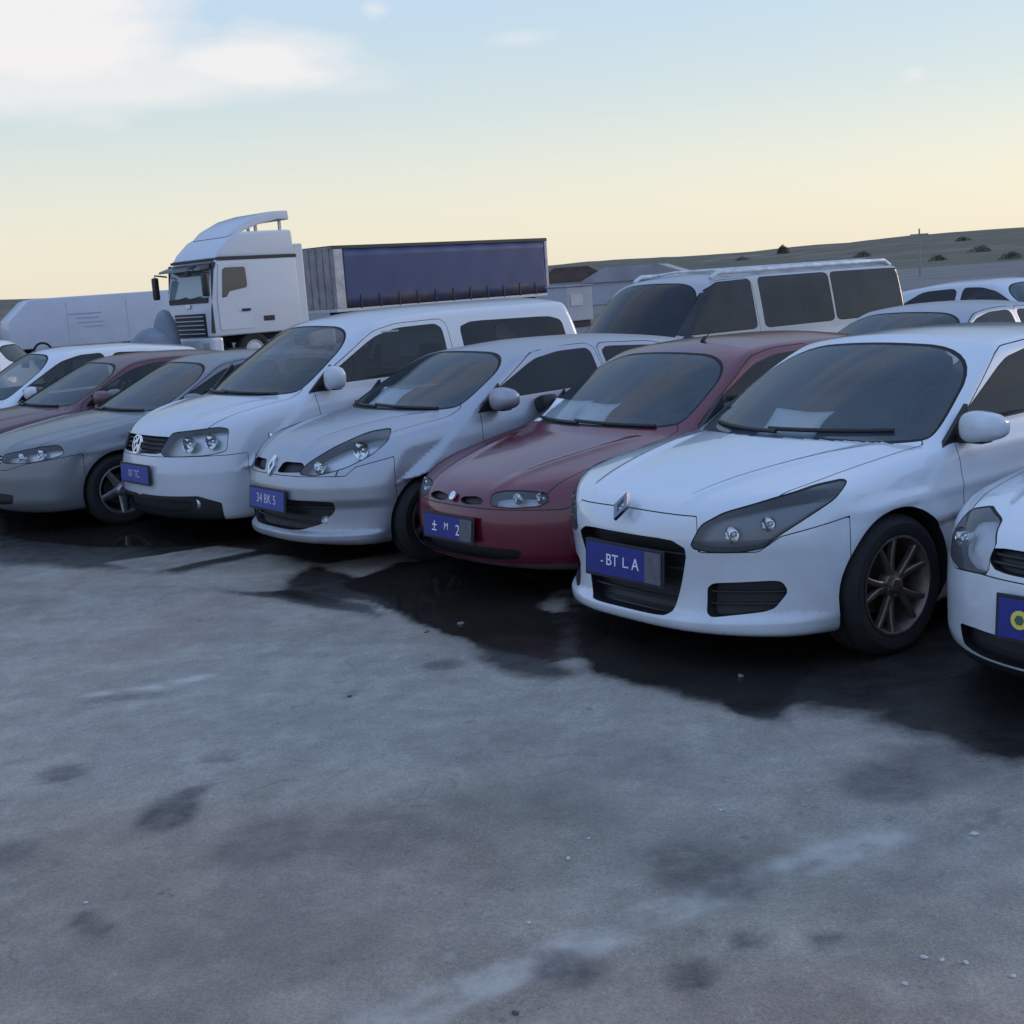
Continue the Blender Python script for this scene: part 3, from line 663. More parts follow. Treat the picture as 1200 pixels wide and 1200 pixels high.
    b.tube(ring, .016, 6, caps=False); b.box((cx + .01, .36, cz_), (.05, .15, .12), bev=.03); b.box((cx, .36, cz_ + .01), (.02, .34, .03), bev=.008); b.tube([(cx, .36, cz_), (cx + .3, .36, cz_ - .1)], .03, 8)
    b.build('steering_wheel', M_DASH, root, smooth=50)
    MB().box((X(su(0, sp['zglass_top'] if 'zglass_top' in sp else sp['windshield'][4][1] - .07) + .10), 0, sp['windshield'][4][1] - .09), (.03, .22, .065), bev=.012).build('rear_view_mirror', M_BLK, root)
    sz0 = zc - .60
    for y in (.36, -.36):
        b = MB(); seat(b, X(c + 1.35), y, sz0); b.build('front_seat', sp.get('seatmat', M_INT), root, smooth=40)
    if not sp.get('van'):
        b = MB(); seat(b, X(c + 2.15), 0, sz0 + .02, 1.2, .56); b.build('rear_seat', M_INT, root, smooth=40)
    sp['_'] = dict(su=su, sy=sy, sz=sz, xo=xo)
    root['_car'] = 0; del root['_car']
    return root

def copy_car(src, front, yaw, label, L, swap=None, group=None, cat=None):
    """another car of the same shape in other paint; meshes are shared"""
    fw = Vector((math.cos(yaw), math.sin(yaw), 0)); r = src.copy(); COL.objects.link(r); r.location = Vector(front) - fw * L / 2; r.rotation_euler = (0, 0, yaw); r['label'] = label
    if cat: r['category'] = cat
    if group: r['group'] = group
    def cp(o, p):
        c = o.copy(); COL.objects.link(c); c.parent = p
        if swap:
            for sl in c.material_slots:
                for a, b in swap:
                    if sl.material == a: sl.link = 'OBJECT'; sl.material = b
        for q in list(o.children): cp(q, c)
    for o in list(src.children): cp(o, r)
    return r
# ------------------------------------------------------------------ the cars' shapes (metres; u from the nose backwards, z up)
P_WHITE = mat('white_paint', (.70, .74, .79), .22, 0, 1., noise=.06, dirt=.6, nscale=2.5, coat_rough=.03)
P_WHITE2 = mat('white_paint_dusty', (.60, .63, .68), .28, 0, .8, noise=.05, dirt=.4, nscale=3)
P_SILVER = mat('silver_paint', (.42, .44, .49), .32, .55, .45, noise=.06, dirt=.6, nscale=3, coat_rough=.15)
P_RED = mat('dark_red_paint', (.135, .002, .02), .26, .0, .7, noise=.12, dirt=.05, nscale=3)
P_GREY = mat('grey_green_paint', (.19, .207, .222), .34, .4, .5, noise=.06, dirt=.45, nscale=3)
P_MAROON = mat('maroon_paint', (.10, .025, .04), .34, .2, .5, noise=.1, dirt=.5, nscale=3)
P_DARK = mat('dark_paint', (.025, .028, .035), .3, .2, .5, noise=.1, dirt=.5, nscale=3)
MEG = dict(L=4.30, W=.902, H=1.42, wb=2.64, fo=.87, wr=.332, arch=.366, tw=.225, rimr=.232, res=.02, paint=P_WHITE, rim='twin', rimmat=M_ALLOYD, spin=.3, winset=.02,
 top=[(-.1, .62), (0, .70), (.06, .765), (.2, .825), (.5, .893), (.9, .95), (1.25, .985), (1.7, 1.0), (2.6, 1.02), (3.4, 1.05), (4.0, 1.06), (4.3, 1.0)],
 front=[(.10, .12), (.155, .04), (.20, -.018), (.245, -.02), (.285, .012), (.40, .022), (.52, .012), (.60, .0), (.66, .008), (.74, .035), (.82, .085), (.95, .25)],
 rear=[(.1, 4.15), (.3, 4.28), (.6, 4.3), (.9, 4.25), (1.1, 4.15)],
 plan=[(0, .955), (.4, .975), (.9, .995), (1.6, 1.0), (3, 1.0), (3.6, .985), (4.3, .93)],
 sec=[(.12, .085), (.3, .03), (.5, .006), (.62, 0), (.78, .012), (.92, .045), (1.05, .10)],
 bot=[(0, .19), (.3, .17), (1.2, .16), (4, .2), (4.3, .28)],
 roof=[(1.3, 1.20), (1.7, 1.365), (2.0, 1.405), (2.35, 1.42), (2.8, 1.41), (3.3, 1.355), (3.8, 1.25), (4.2, 1.10)],
 ws=[(.85, .86), (.97, 1.05), (1.2, 1.47), (1.34, 1.77), (1.45, 2.05)], back=[(.9, 4.25), (1.08, 4.02), (1.25, 3.68), (1.42, 3.25)],
 gw=[(.85, .85), (.98, .81), (1.2, .72), (1.36, .64), (1.45, .59)], sweep=(.52, 3.0), crown=.085, wsweep=.24, crease=[(.70, .80, .014, .035), (.30, .30, .010, .03)], flare=.02, bulge=[(.33, .54, .1, .85, .014, .035)],
 windshield=[(-.71, .93), (0, .95), (.71, .93), (.79, .96), (.63, 1.335), (0, 1.38), (-.63, 1.335), (-.79, .96)], zcowl=.93, cowl=1.02,
 windows=[[(1.40, .985), (2.0, 1.275), (2.25, 1.315), (2.78, 1.315), (2.82, 1.02)], [(2.90, 1.03), (2.90, 1.305), (3.3, 1.255), (3.62, 1.12), (3.55, 1.07)]],
 rearwindow=[(-.5, 1.08), (.5, 1.08), (.42, 1.30), (-.42, 1.30)],
 headlight=[(.45, .59), (.53, .69), (.68, .745), (1.0, .80), (1.25, .835), (1.46, .85), (1.36, .785), (1.18, .715), (1.02, .65), (.90, .59), (.76, .575), (.6, .572)], lampround=.12,
 bowls=[(.56, .648, .036), (.68, .692, .032)], lampback=mat('lamp_dark', (.17, .18, .20), .3, .4),
 openings=[('F', [(-.40, .62), (.40, .62), (.30, .285), (.26, .255), (-.26, .255), (-.30, .285)], 'grille', .07, M_BLK),
           ('FA', [(.46, .425), (.725, .44), (.745, .385), (.70, .30), (.46, .265)], 'lower_intake', .06, M_BLK)],
 bars={0: (4, .006, M_BLK), 1: (2, .006, M_BLK)},
 hood=[(-.2, -.1), (-.2, .62), (.17, .66), (.55, .72), (1.3, .765), (1.3, 0), (1.3, -.1)], zhood=.6,
 doors=[[(1.36, .30), (1.34, .62), (1.38, .92), (1.50, 1.02), (2.0, 1.33), (2.3, 1.35), (2.83, 1.345), (2.87, 1.0), (2.80, .32)]], handles=[(2.66, .88)],
 bumper=[(-.2, .1), (-.2, .735), (.50, .725), (.5, .565), (.88, .57), (1.02, .635), (1.45, .70), (1.45, .1)],
 tail=[(.5, .78), (.78, .80), (.78, .95), (.5, .9)],
 plate=(.475, [('-', -.15, -.005, .06), ('BT', -.075, .0, .08), ('L.', .025, 0, .07), ('A', .095, 0, .08)], True, -4), platesize=(.54, .15), platex=-.006,
 plateend=.11, emblemmat=mat('dark_chrome', (.22, .23, .26), .2, 1.), emblem=('diamond', .745, .075, .0), emblemtilt=-38,
 wipers=[(.60, .985, -.05, .985), (.02, .975, -.60, .98)], mirror=(1.44, 1.0, .965, (.08, .112, .072)), nomirror_r=True)
CLIO = dict(L=3.99, W=.855, H=1.49, wb=2.575, fo=.80, wr=.30, arch=.33, tw=.195, rimr=.198, res=.021, paint=P_SILVER, rim='seven', rimmat=M_ALLOY, winset=.02,
 top=[(-.1, .58), (0, .68), (.06, .76), (.2, .845), (.5, .935), (.9, 1.0), (1.2, 1.03), (2.6, 1.05), (3.5, 1.06), (3.99, 1.0)],
 front=[(.1, .13), (.17, .03), (.21, -.015), (.255, -.015), (.29, .02), (.42, .03), (.50, .0), (.56, .0), (.64, .025), (.75, .08), (.88, .2), (1.0, .4)],
 rear=[(.1, 3.85), (.3, 3.97), (.6, 3.99), (.9, 3.95), (1.2, 3.85)],
 plan=[(0, .95), (.4, .975), (.9, .995), (1.6, 1.0), (3, 1.0), (3.5, .985), (3.99, .92)],
 sec=[(.12, .085), (.3, .03), (.5, .006), (.65, 0), (.8, .012), (.95, .045), (1.08, .10)], bot=[(0, .2), (.3, .18), (1.2, .17), (3.6, .2), (3.99, .28)],
 roof=[(1.1, 1.22), (1.55, 1.41), (1.9, 1.465), (2.3, 1.49), (2.8, 1.48), (3.3, 1.43), (3.8, 1.34), (4.0, 1.3)],
 ws=[(.9, .76), (1.03, .97), (1.25, 1.33), (1.42, 1.64), (1.52, 1.9)], back=[(.9, 3.95), (1.1, 3.86), (1.3, 3.68), (1.48, 3.45)],
 gw=[(.9, .82), (1.04, .78), (1.25, .70), (1.42, .62), (1.52, .57)], sweep=(.46, 2.8), crown=.10, wsweep=.22, kf=.10,
 windshield=[(-.64, .985), (0, 1.0), (.64, .985), (.73, 1.03), (.60, 1.40), (0, 1.44), (-.60, 1.40), (-.73, 1.03)], zcowl=.98, cowl=.95, flare=.003, bulge=[(.25, .48, .1, .8, .012, .035)], crease=[(.80, .86, .005, .05)],
 windows=[[(1.28, 1.03), (1.85, 1.34), (2.1, 1.385), (2.40, 1.39), (2.40, 1.06)], [(2.50, 1.06), (2.50, 1.39), (3.05, 1.35), (3.3, 1.22), (3.28, 1.09)]],
 rearwindow=[(-.55, 1.1), (.55, 1.1), (.48, 1.36), (-.48, 1.36)],
 headlight=[(.40, .665), (.60, .655), (.9, .70), (1.15, .775), (1.30, .86), (1.27, .915), (1.05, .90), (.78, .83), (.52, .735)], bowls=[(.46, .70, .045), (.66, .80, .06)], lampback=M_REFL, lampround=.16,
 openings=[('F', [(-.60, .49), (.60, .49), (.58, .41), (.50, .33), (.32, .28), (-.32, .28), (-.50, .33), (-.58, .41)], 'lower_intake', .06, M_BLK),
           ('FA', [(.085, .66), (.38, .675), (.385, .70), (.34, .735), (.13, .735)], 'grille', .04, M_BLK)], bars={0: (3, .006, M_BLK)}, fogs=[(.50, .345, .032)],
 hood=[(-.2, -.1), (-.2, .5), (.2, .60), (.55, .68), (1.2, .72), (1.2, 0), (1.2, -.1)], zhood=.6,
 bumper=[(-.2, .1), (-.2, .645), (.9, .645), (1.0, .70), (1.35, .75), (1.35, .1)],
 doors=[[(1.22, .30), (1.20, .62), (1.26, 1.0), (1.36, 1.06), (1.85, 1.39), (2.1, 1.425), (2.44, 1.425), (2.45, 1.0), (2.40, .32)], [(2.46, .32), (2.47, 1.0), (2.47, 1.42), (3.05, 1.385), (3.34, 1.22), (3.3, .9), (2.95, .5), (2.85, .32)]], handles=[(2.28, .9), (3.1, .92)],
 tail=[(.55, .8), (.75, .8), (.75, 1.1), (.6, 1.1)],
 plate=(.475, [('34 BK 5', 0, 0, .09)], False, -6), platesize=(.52, .13), platex=-.012, emblem=('diamond', .70, .075, .05), emblemtilt=-25,
 wipers=[(.58, 1.0, -.05, 1.02), (.0, 1.01, -.58, 1.01)], mirror=(1.38, 1.05, .935, (.08, .115, .075)), nomirror_r=True)
RED = dict(L=4.18, W=.85, H=1.42, wb=2.54, fo=.84, wr=.293, arch=.322, tw=.185, rimr=.185, res=.024, paint=P_RED, rim='steel', winset=.03,
 top=[(-.1, .52), (0, .585), (.08, .66), (.3, .735), (.7, .83), (1.1, .905), (1.3, .93), (2.5, .96), (3.6, .98), (4.18, .95)],
 front=[(.1, .16), (.2, .06), (.3, .01), (.42, 0), (.52, .01), (.6, .035), (.68, .10), (.8, .35)],
 rear=[(.1, 4.05), (.3, 4.16), (.6, 4.18), (.9, 4.12), (1.1, 4.0)],
 plan=[(0, .95), (.4, .975), (.9, .995), (1.6, 1.0), (3, 1.0), (3.6, .98), (4.18, .91)],
 sec=[(.12, .08), (.3, .03), (.5, .006), (.62, 0), (.78, .015), (.9, .05), (1.05, .11)], bot=[(0, .21), (.3, .19), (1.2, .18), (3.8, .2), (4.18, .28)],
 roof=[(1.2, 1.16), (1.6, 1.33), (1.9, 1.39), (2.3, 1.42), (2.8, 1.415), (3.3, 1.36), (3.8, 1.25), (4.1, 1.15)],
 ws=[(.8, .82), (.92, 1.03), (1.15, 1.42), (1.33, 1.76), (1.42, 2.0)], back=[(.9, 4.08), (1.0, 3.98), (1.2, 3.68), (1.4, 3.35)],
 gw=[(.8, .82), (.94, .77), (1.15, .70), (1.33, .625), (1.42, .58)], sweep=(.40, 2.6), crown=.075, wsweep=.22, kf=.12,
 windshield=[(-.64, .895), (0, .91), (.64, .895), (.72, .94), (.60, 1.315), (0, 1.355), (-.60, 1.315), (-.72, .94)], zcowl=.89, cowl=1.0, flare=.018, bulge=[(.30, .52, .1, .85, .010, .04)], crease=[(.62, .68, .010, .03)],
 windows=[[(1.36, .96), (1.92, 1.25), (2.15, 1.30), (2.46, 1.31), (2.46, .98)], [(2.54, .985), (2.54, 1.31), (3.05, 1.28), (3.45, 1.12), (3.4, 1.02)]],
 rearwindow=[(-.5, 1.02), (.5, 1.02), (.44, 1.29), (-.44, 1.29)],
 headlight=[(.40, .572), (.60, .565), (.82, .575), (.90, .60), (.88, .64), (.7, .65), (.52, .648), (.41, .63)], lampround=.12, bowls=[(.48, .61, .032), (.60, .612, .032)], lampback=mat('pale_lamp', (.72, .74, .78), .5),
 openings=[('FA', [(.05, .575), (.15, .565), (.27, .575), (.28, .60), (.2, .615), (.08, .605)], 'nostril', .03, M_BLK), ('F', [(-.55, .33), (.55, .33), (.48, .255), (-.48, .255)], 'lower_intake', .05, M_BLK)],
 trims=[('Q', [(-.2, .1), (-.2, .235), (1.4, .235), (1.4, .1)], mat('dusty_plastic', (.10, .085, .085), .7, noise=.3))],
 hood=[(-.2, -.1), (-.2, .55), (.2, .62), (.55, .68), (1.25, .72), (1.25, 0), (1.25, -.1)], zhood=.5,
 bumper=[(-.2, .1), (-.2, .55), (1.0, .55), (1.35, .60), (1.35, .1)],
 doors=[[(1.26, .30), (1.24, .62), (1.30, .9), (1.42, .98), (1.92, 1.30), (2.15, 1.34), (2.49, 1.345), (2.50, 1.0), (2.45, .32)], [(2.51, .32), (2.52, 1.0), (2.52, 1.34), (3.05, 1.31), (3.5, 1.12), (3.42, .85), (3.05, .5), (2.95, .32)]], handles=[(2.35, .84), (3.25, .86)],
 plate=(.42, [('±', -.135, 0, .10), ('M', -.01, .005, .06), ('2', .11, -.008, .09)], True, -6), platesize=(.50, .13), platex=-.014, plateend=.12, emblem=('round', .605, .03, .03), emblemtilt=-35,
 wipers=[(.58, .91, -.05, .93), (.0, .92, -.58, .92)], mirror=(1.50, .97, .925, (.08, .105, .065)), mirrorpaint=M_BLK,
 extras=[([(2.02, 0.12, 1.40), (2.05, .12, 1.43)], .014, M_BLK, 'antenna_base'), ([(2.05, .12, 1.425), (2.32, .12, 1.62)], .004, M_BLK, 'antenna')])
CADDY = dict(L=4.41, W=.895, H=1.82, wb=2.68, fo=.88, wr=.315, arch=.345, tw=.195, rimr=.205, res=.026, paint=P_WHITE2, rim='steel', winset=.03, van=True,
 top=[(-.1, .66), (0, .75), (.06, .85), (.2, .935), (.5, 1.03), (.85, 1.095), (1.15, 1.13), (4.0, 1.14), (4.41, 1.14)],
 front=[(.1, .14), (.2, .06), (.3, .015), (.42, 0), (.55, .0), (.66, .02), (.78, .06), (.9, .14), (1.05, .35)],
 rear=[(.1, 4.35), (.3, 4.41), (.9, 4.41), (1.3, 4.40)],
 plan=[(0, .95), (.4, .975), (.9, .995), (1.6, 1.0), (3.9, 1.0), (4.41, .98)],
 sec=[(.12, .08), (.3, .03), (.5, .006), (.7, 0), (.9, .01), (1.05, .035), (1.2, .08)], bot=[(0, .22), (.3, .2), (1.2, .19), (4.41, .24)],
 roof=[(1.0, 1.45), (1.45, 1.65), (1.8, 1.745), (2.2, 1.80), (2.7, 1.82), (3.8, 1.815), (4.3, 1.78), (4.41, 1.75)],
 ws=[(1.0, .72), (1.12, .88), (1.4, 1.24), (1.64, 1.58), (1.8, 1.86)], back=[(.9, 4.41), (1.3, 4.39), (1.8, 4.24)],
 gw=[(.95, .87), (1.15, .835), (1.45, .775), (1.7, .705), (1.85, .66)], gtaper=[(0, 1), (3.5, 1), (4.5, .97)], sweep=(.44, 2.8), crown=.09, wsweep=.20, rsweep=.08, kf=.10,
 windshield=[(-.68, 1.075), (0, 1.09), (.68, 1.075), (.78, 1.13), (.66, 1.65), (0, 1.70), (-.66, 1.65), (-.78, 1.13)], zcowl=1.06, cowl=.85, flare=.02, bulge=[(.38, .54, .1, .6, .014, .035)], crease=[(.56, .56, .010, .03)],
 windows=[[(1.18, 1.14), (1.80, 1.55), (2.05, 1.62), (2.5, 1.63), (2.5, 1.16)], [(2.72, 1.2), (2.72, 1.625), (4.0, 1.60), (4.02, 1.2)]],
 rearwindow=[(-.6, 1.15), (.6, 1.15), (.55, 1.6), (-.55, 1.6)],
 headlight=[(.40, .735), (.46, .70), (1.0, .705), (1.2, .73), (1.22, .885), (1.1, .90), (.55, .87), (.49, .82)], bowls=[(.55, .785, .06), (.70, .80, .055)], lampback=M_REFL, lampround=.1,
 openings=[('F', [(-.46, .845), (.46, .845), (.36, .715), (-.36, .715)], 'grille', .045, M_BLK), ('F', [(-.62, .37), (.62, .37), (.58, .27), (-.58, .27)], 'lower_intake', .05, M_BLK)], bars={0: (3, .007, M_BLK)}, fogs=[(.62, .34, .04)],
 trims=[('Q', [(-.2, .1), (-.2, .40), (1.1, .40), (1.1, .1)], M_BLK)],
 hood=[(-.2, -.1), (-.2, .5), (.2, .62), (.55, .71), (1.15, .76), (1.15, 0), (1.15, -.1)], zhood=.8,
 bumper=[(-.2, .1), (-.2, .695), (1.2, .695), (1.4, .70), (1.4, .1)],
 doors=[[(1.25, .32), (1.20, .65), (1.16, 1.1), (1.24, 1.2), (1.80, 1.60), (2.05, 1.66), (2.55, 1.67), (2.56, 1.1), (2.52, .32)]], handles=[(2.4, .98)],
 plate=(.555, [('01 TC', 0, 0, .08)], False, -3), platesize=(.52, .13), platex=-.014, emblem=('roundel', .782, .075, .035), emblemtilt=-16,
 wipers=[(.60, 1.09, -.1, 1.11), (.0, 1.1, -.6, 1.1)], mirror=(1.28, 1.24, 1.0, (.08, .09, .10)), mirrorpaint=P_WHITE2, nomirror_r=True)
SEDAN = dict(L=4.52, W=.87, H=1.44, wb=2.60, fo=.90, wr=.312, arch=.342, tw=.205, rimr=.208, res=.028, paint=P_GREY, rim='five', rimmat=M_ALLOY, winset=.025,
 top=[(-.1, .58), (0, .655), (.06, .72), (.3, .80), (.7, .875), (1.1, .93), (1.35, .955), (2.5, .98), (3.6, 1.0), (4.2, 1.0), (4.52, .95)],
 front=[(.1, .16), (.2, .05), (.3, .0), (.45, 0), (.55, .01), (.65, .03), (.75, .10), (.88, .3)],
 rear=[(.1, 4.4), (.3, 4.5), (.6, 4.52), (.9, 4.48), (1.1, 4.4)],
 plan=[(0, .95), (.4, .975), (.9, .995), (1.6, 1.0), (3, 1.0), (3.8, .985), (4.52, .92)],
 sec=[(.12, .08), (.3, .03), (.5, .006), (.62, 0), (.78, .015), (.92, .05), (1.05, .11)], bot=[(0, .2), (.3, .18), (1.2, .18), (4.1, .2), (4.52, .28)],
 roof=[(1.3, 1.20), (1.75, 1.36), (2.05, 1.415), (2.4, 1.44), (2.9, 1.425), (3.4, 1.35), (3.9, 1.2), (4.3, 1.05)],
 ws=[(.82, .95), (.95, 1.16), (1.18, 1.55), (1.35, 1.88), (1.45, 2.15)], back=[(.85, 4.3), (1.0, 4.0), (1.2, 3.72), (1.42, 3.3)],
 gw=[(.82, .835), (.96, .785), (1.18, .705), (1.35, .63), (1.45, .58)], sweep=(.46, 2.8), crown=.08, wsweep=.23, kf=.09,
 windshield=[(-.65, .92), (0, .935), (.65, .92), (.74, .965), (.615, 1.335), (0, 1.375), (-.615, 1.335), (-.74, .965)], zcowl=.915, cowl=1.12, flare=.018, bulge=[(.34, .54, .1, .9, .012, .035)], crease=[(.66, .74, .012, .03)],
 windows=[[(1.46, .98), (2.02, 1.275), (2.25, 1.325), (2.58, 1.33), (2.58, 1.0)], [(2.66, 1.005), (2.66, 1.33), (3.05, 1.30), (3.5, 1.12), (3.45, 1.03)]],
 rearwindow=[(-.5, 1.04), (.5, 1.04), (.44, 1.30), (-.44, 1.30)],
 headlight=[(.42, .62), (.80, .615), (1.1, .64), (1.28, .675), (1.22, .745), (1.0, .74), (.7, .71), (.46, .685)], bowls=[(.54, .66, .04), (.68, .68, .045)], lampback=M_REFL,
 openings=[('F', [(-.38, .685), (.38, .685), (.34, .565), (-.34, .565)], 'grille', .04, M_BLK), ('F', [(-.5, .36), (.5, .36), (.46, .26), (-.46, .26)], 'lower_intake', .05, M_BLK)], bars={0: (3, .007, M_CHROME)},
 hood=[(-.2, -.1), (-.2, .5), (.2, .62), (.55, .69), (1.35, .73), (1.35, 0), (1.35, -.1)], zhood=.6,
 bumper=[(-.2, .1), (-.2, .555), (.5, .555), (.8, .605), (1.1, .63), (1.45, .66), (1.45, .1)],
 doors=[[(1.40, .30), (1.38, .62), (1.42, .92), (1.52, 1.0), (2.02, 1.32), (2.25, 1.355), (2.61, 1.365), (2.62, 1.0), (2.58, .32)], [(2.63, .32), (2.64, 1.0), (2.64, 1.36), (3.05, 1.335), (3.55, 1.12), (3.5, .9), (3.15, .5), (3.05, .32)]], handles=[(2.46, .86), (3.35, .88)],
 plate=(.46, [('27 AH 4', 0, 0, .08)], False, -4), platesize=(.50, .12), platex=-.014, emblem=('round', .625, .05, .0), emblemtilt=-12,
 wipers=[(.58, .935, -.05, .955), (.0, .945, -.58, .945)], mirror=(1.60, .995, .955, (.08, .115, .07)))
POLO = dict(SEDAN, L=3.95, W=.83, H=1.46, wb=2.46, fo=.80, wr=.30, arch=.33, tw=.185, rimr=.19, res=.024, paint=P_WHITE, rim='steel', spin=.1,
 top=[(-.1, .58), (0, .67), (.06, .74), (.2, .80), (.5, .87), (.9, .93), (1.2, .96), (2.5, .99), (3.5, 1.0), (3.95, .95)],
 rear=[(.1, 3.85), (.3, 3.94), (.6, 3.95), (.9, 3.92), (1.2, 3.85)], bot=[(0, .2), (.3, .18), (1.2, .18), (3.6, .2), (3.95, .28)],
 roof=[(1.1, 1.20), (1.55, 1.38), (1.85, 1.43), (2.2, 1.46), (2.7, 1.455), (3.2, 1.41), (3.8, 1.32), (4.0, 1.28)],
 ws=[(.82, .82), (.95, 1.0), (1.18, 1.38), (1.38, 1.74), (1.48, 2.0)], back=[(.85, 3.95), (1.05, 3.86), (1.25, 3.70), (1.45, 3.5)], cowl=.97,
 windows=[[(1.30, .99), (1.85, 1.30), (2.1, 1.36), (2.38, 1.365), (2.38, 1.01)], [(2.46, 1.015), (2.46, 1.36), (3.0, 1.33), (3.3, 1.18), (3.28, 1.05)]],
 windshield=[(-.63, .93), (0, .945), (.63, .93), (.71, .97), (.60, 1.37), (0, 1.41), (-.60, 1.37), (-.71, .97)],
 lampround=.06, headlight=[(.42, .595), (.72, .575), (.97, .595), (1.02, .66), (.99, .775), (.86, .80), (.60, .775), (.45, .70)], bowls=[(.60, .68, .04)], lampback=mat('pale_lamp', (.72, .74, .78), .5),
 openings=[('F', [(-.38, .70), (.38, .70), (.34, .61), (-.34, .61)], 'grille', .04, M_BLK), ('F', [(-.55, .37), (.55, .37), (.5, .26), (-.5, .26)], 'lower_intake', .05, M_BLK)], bars={0: (2, .007, M_BLK)},
 trims=[('Q', [(-.2, .1), (-.2, .25), (1.1, .25), (1.1, .1)], M_BLK)],
 bumper=[(-.2, .1), (-.2, .585), (.5, .585), (.8, .56), (1.0, .60), (1.35, .62), (1.35, .1)],
 doors=[], handles=None, plate=(.46, [], True, -4), platesize=(.52, .15), platebadge=-.17, platex=-.014, emblem=('roundel', .655, .055, .0),
 hood=[(-.2, -.1), (-.2, .5), (.2, .60), (.55, .66), (1.2, .70), (1.2, 0), (1.2, -.1)], mirror=(1.44, 1.0, .905, (.08, .115, .07)),
 wipers=[(.56, .945, -.05, .965), (.0, .955, -.56, .955)])
M_PEND2 = mat('rack_white', (.7, .7, .72), .5, .1, noise=.3, nscale=12)
P_VAN = mat('van_white_grimy', (.44, .45, .48), .35, 0, .5, noise=.15, dirt=.5, nscale=2)
VAN = dict(CADDY, L=4.95, W=.93, H=1.80, wb=3.0, fo=.92, res=.032, paint=P_VAN, glass_s=GL_D, glass_w=glass('tinted_windshield', (.22, .25, .27), .10, (.12, .15, .18)),
 plan=[(0, .95), (.4, .975), (.9, .995), (1.6, 1.0), (4.4, 1.0), (4.95, .98)], rear=[(.1, 4.9), (.3, 4.95), (.9, 4.95), (1.3, 4.94)],
 roof=[(.9, 1.40), (1.3, 1.66), (1.6, 1.755), (2.0, 1.79), (2.7, 1.80), (4.4, 1.80), (4.95, 1.76)], back=[(.9, 4.95), (1.3, 4.93), (1.8, 4.85)],
 ws=[(1.0, .62), (1.12, .78), (1.4, 1.08), (1.64, 1.36), (1.8, 1.6)], gw=[(.95, .91), (1.15, .875), (1.45, .82), (1.7, .765), (1.85, .72)], cowl=.75,
 windshield=[(-.70, 1.10), (0, 1.11), (.70, 1.10), (.80, 1.15), (.72, 1.68), (0, 1.72), (-.72, 1.68), (-.80, 1.15)],
 windows=[[(1.05, 1.16), (1.5, 1.60), (1.7, 1.69), (2.19, 1.70), (2.19, 1.16)], [(2.30, 1.16), (2.30, 1.71), (3.43, 1.71), (3.43, 1.16)], [(3.46, 1.16), (3.46, 1.71), (4.72, 1.70), (4.76, 1.16)]], winround=.05, wseal=.012,
 doors=[[(1.15, .32), (1.1, .65), (1.02, 1.1), (1.08, 1.2), (1.5, 1.63), (1.7, 1.70), (2.2, 1.71), (2.22, 1.1), (2.18, .32)]], handles=[(2.05, .98)], mirror=(1.05, 1.08, 1.01, (.06, .08, .09)), mirrorpaint=M_BLK, trims=[], wipers=[(.60, 1.11, -.1, 1.13)],
 extras=[([(1.75, s_ * .62, 1.73), (1.85, s_ * .62, 1.785), (4.6, s_ * .62, 1.79), (4.7, s_ * .62, 1.73)], .026, M_PEND2, 'roof_rail') for s_ in (1, -1)] + [([(u_, -.64, 1.79), (u_, -.3, 1.815), (u_, .3, 1.815), (u_, .64, 1.79)], .016, M_PEND2, 'rack_bar') for u_ in (2.1, 2.6, 3.1, 3.6, 4.1, 4.5)])

def lower_roof(sp, z0, k):
    """squash everything above the belt line"""
    q = lambda z: z if z <= z0 else z0 + (z - z0) * k
    for n_ in ('top', 'roof', 'windshield', 'rearwindow'): sp[n_] = [(a, q(b)) for a, b in sp[n_]]
    for n_ in ('ws', 'back', 'gw', 'rear', 'sec'): sp[n_] = [(q(a), b) for a, b in sp[n_]]
    for n_ in ('windows', 'doors'): sp[n_] = [[(a, q(b)) for a, b in pl] for pl in sp[n_]]
    sp['wipers'] = [(a, q(b), c_, q(d)) for a, b, c_, d in sp['wipers']]; mu, mz, my, ms = sp['mirror']; sp['mirror'] = (mu, q(mz), my, ms); sp['H'] = q(sp['H'])
    if 'extras' in sp: sp['extras'] = [([(a, b, q(c_)) for a, b, c_ in pts], r_, m_, n_) for pts, r_, m_, n_ in sp['extras']]
lower_roof(CADDY, 1.1, .82); lower_roof(CLIO, 1.02, .80); lower_roof(SEDAN, .95, .86); lower_roof(RED, .93, .9)
CADDY['mirror'] = (1.28, 1.19, .99, (.08, .085, .09))
for n_, f_ in (('rear', [(.1, 4.15), (.3, 4.21), (.9, 4.21), (1.3, 4.20)]), ('back', [(.9, 4.21), (1.26, 4.19), (1.67, 4.06)])): CADDY[n_] = f_
CADDY['L'] = 4.21; CADDY['windows'][1] = [(2.68, 1.18), (2.68, 1.53), (3.82, 1.51), (3.85, 1.18)]; CADDY['roof'] = [(a, b) for a, b in CADDY['roof'] if a < 3.9] + [(4.1, 1.66), (4.21, 1.64)]
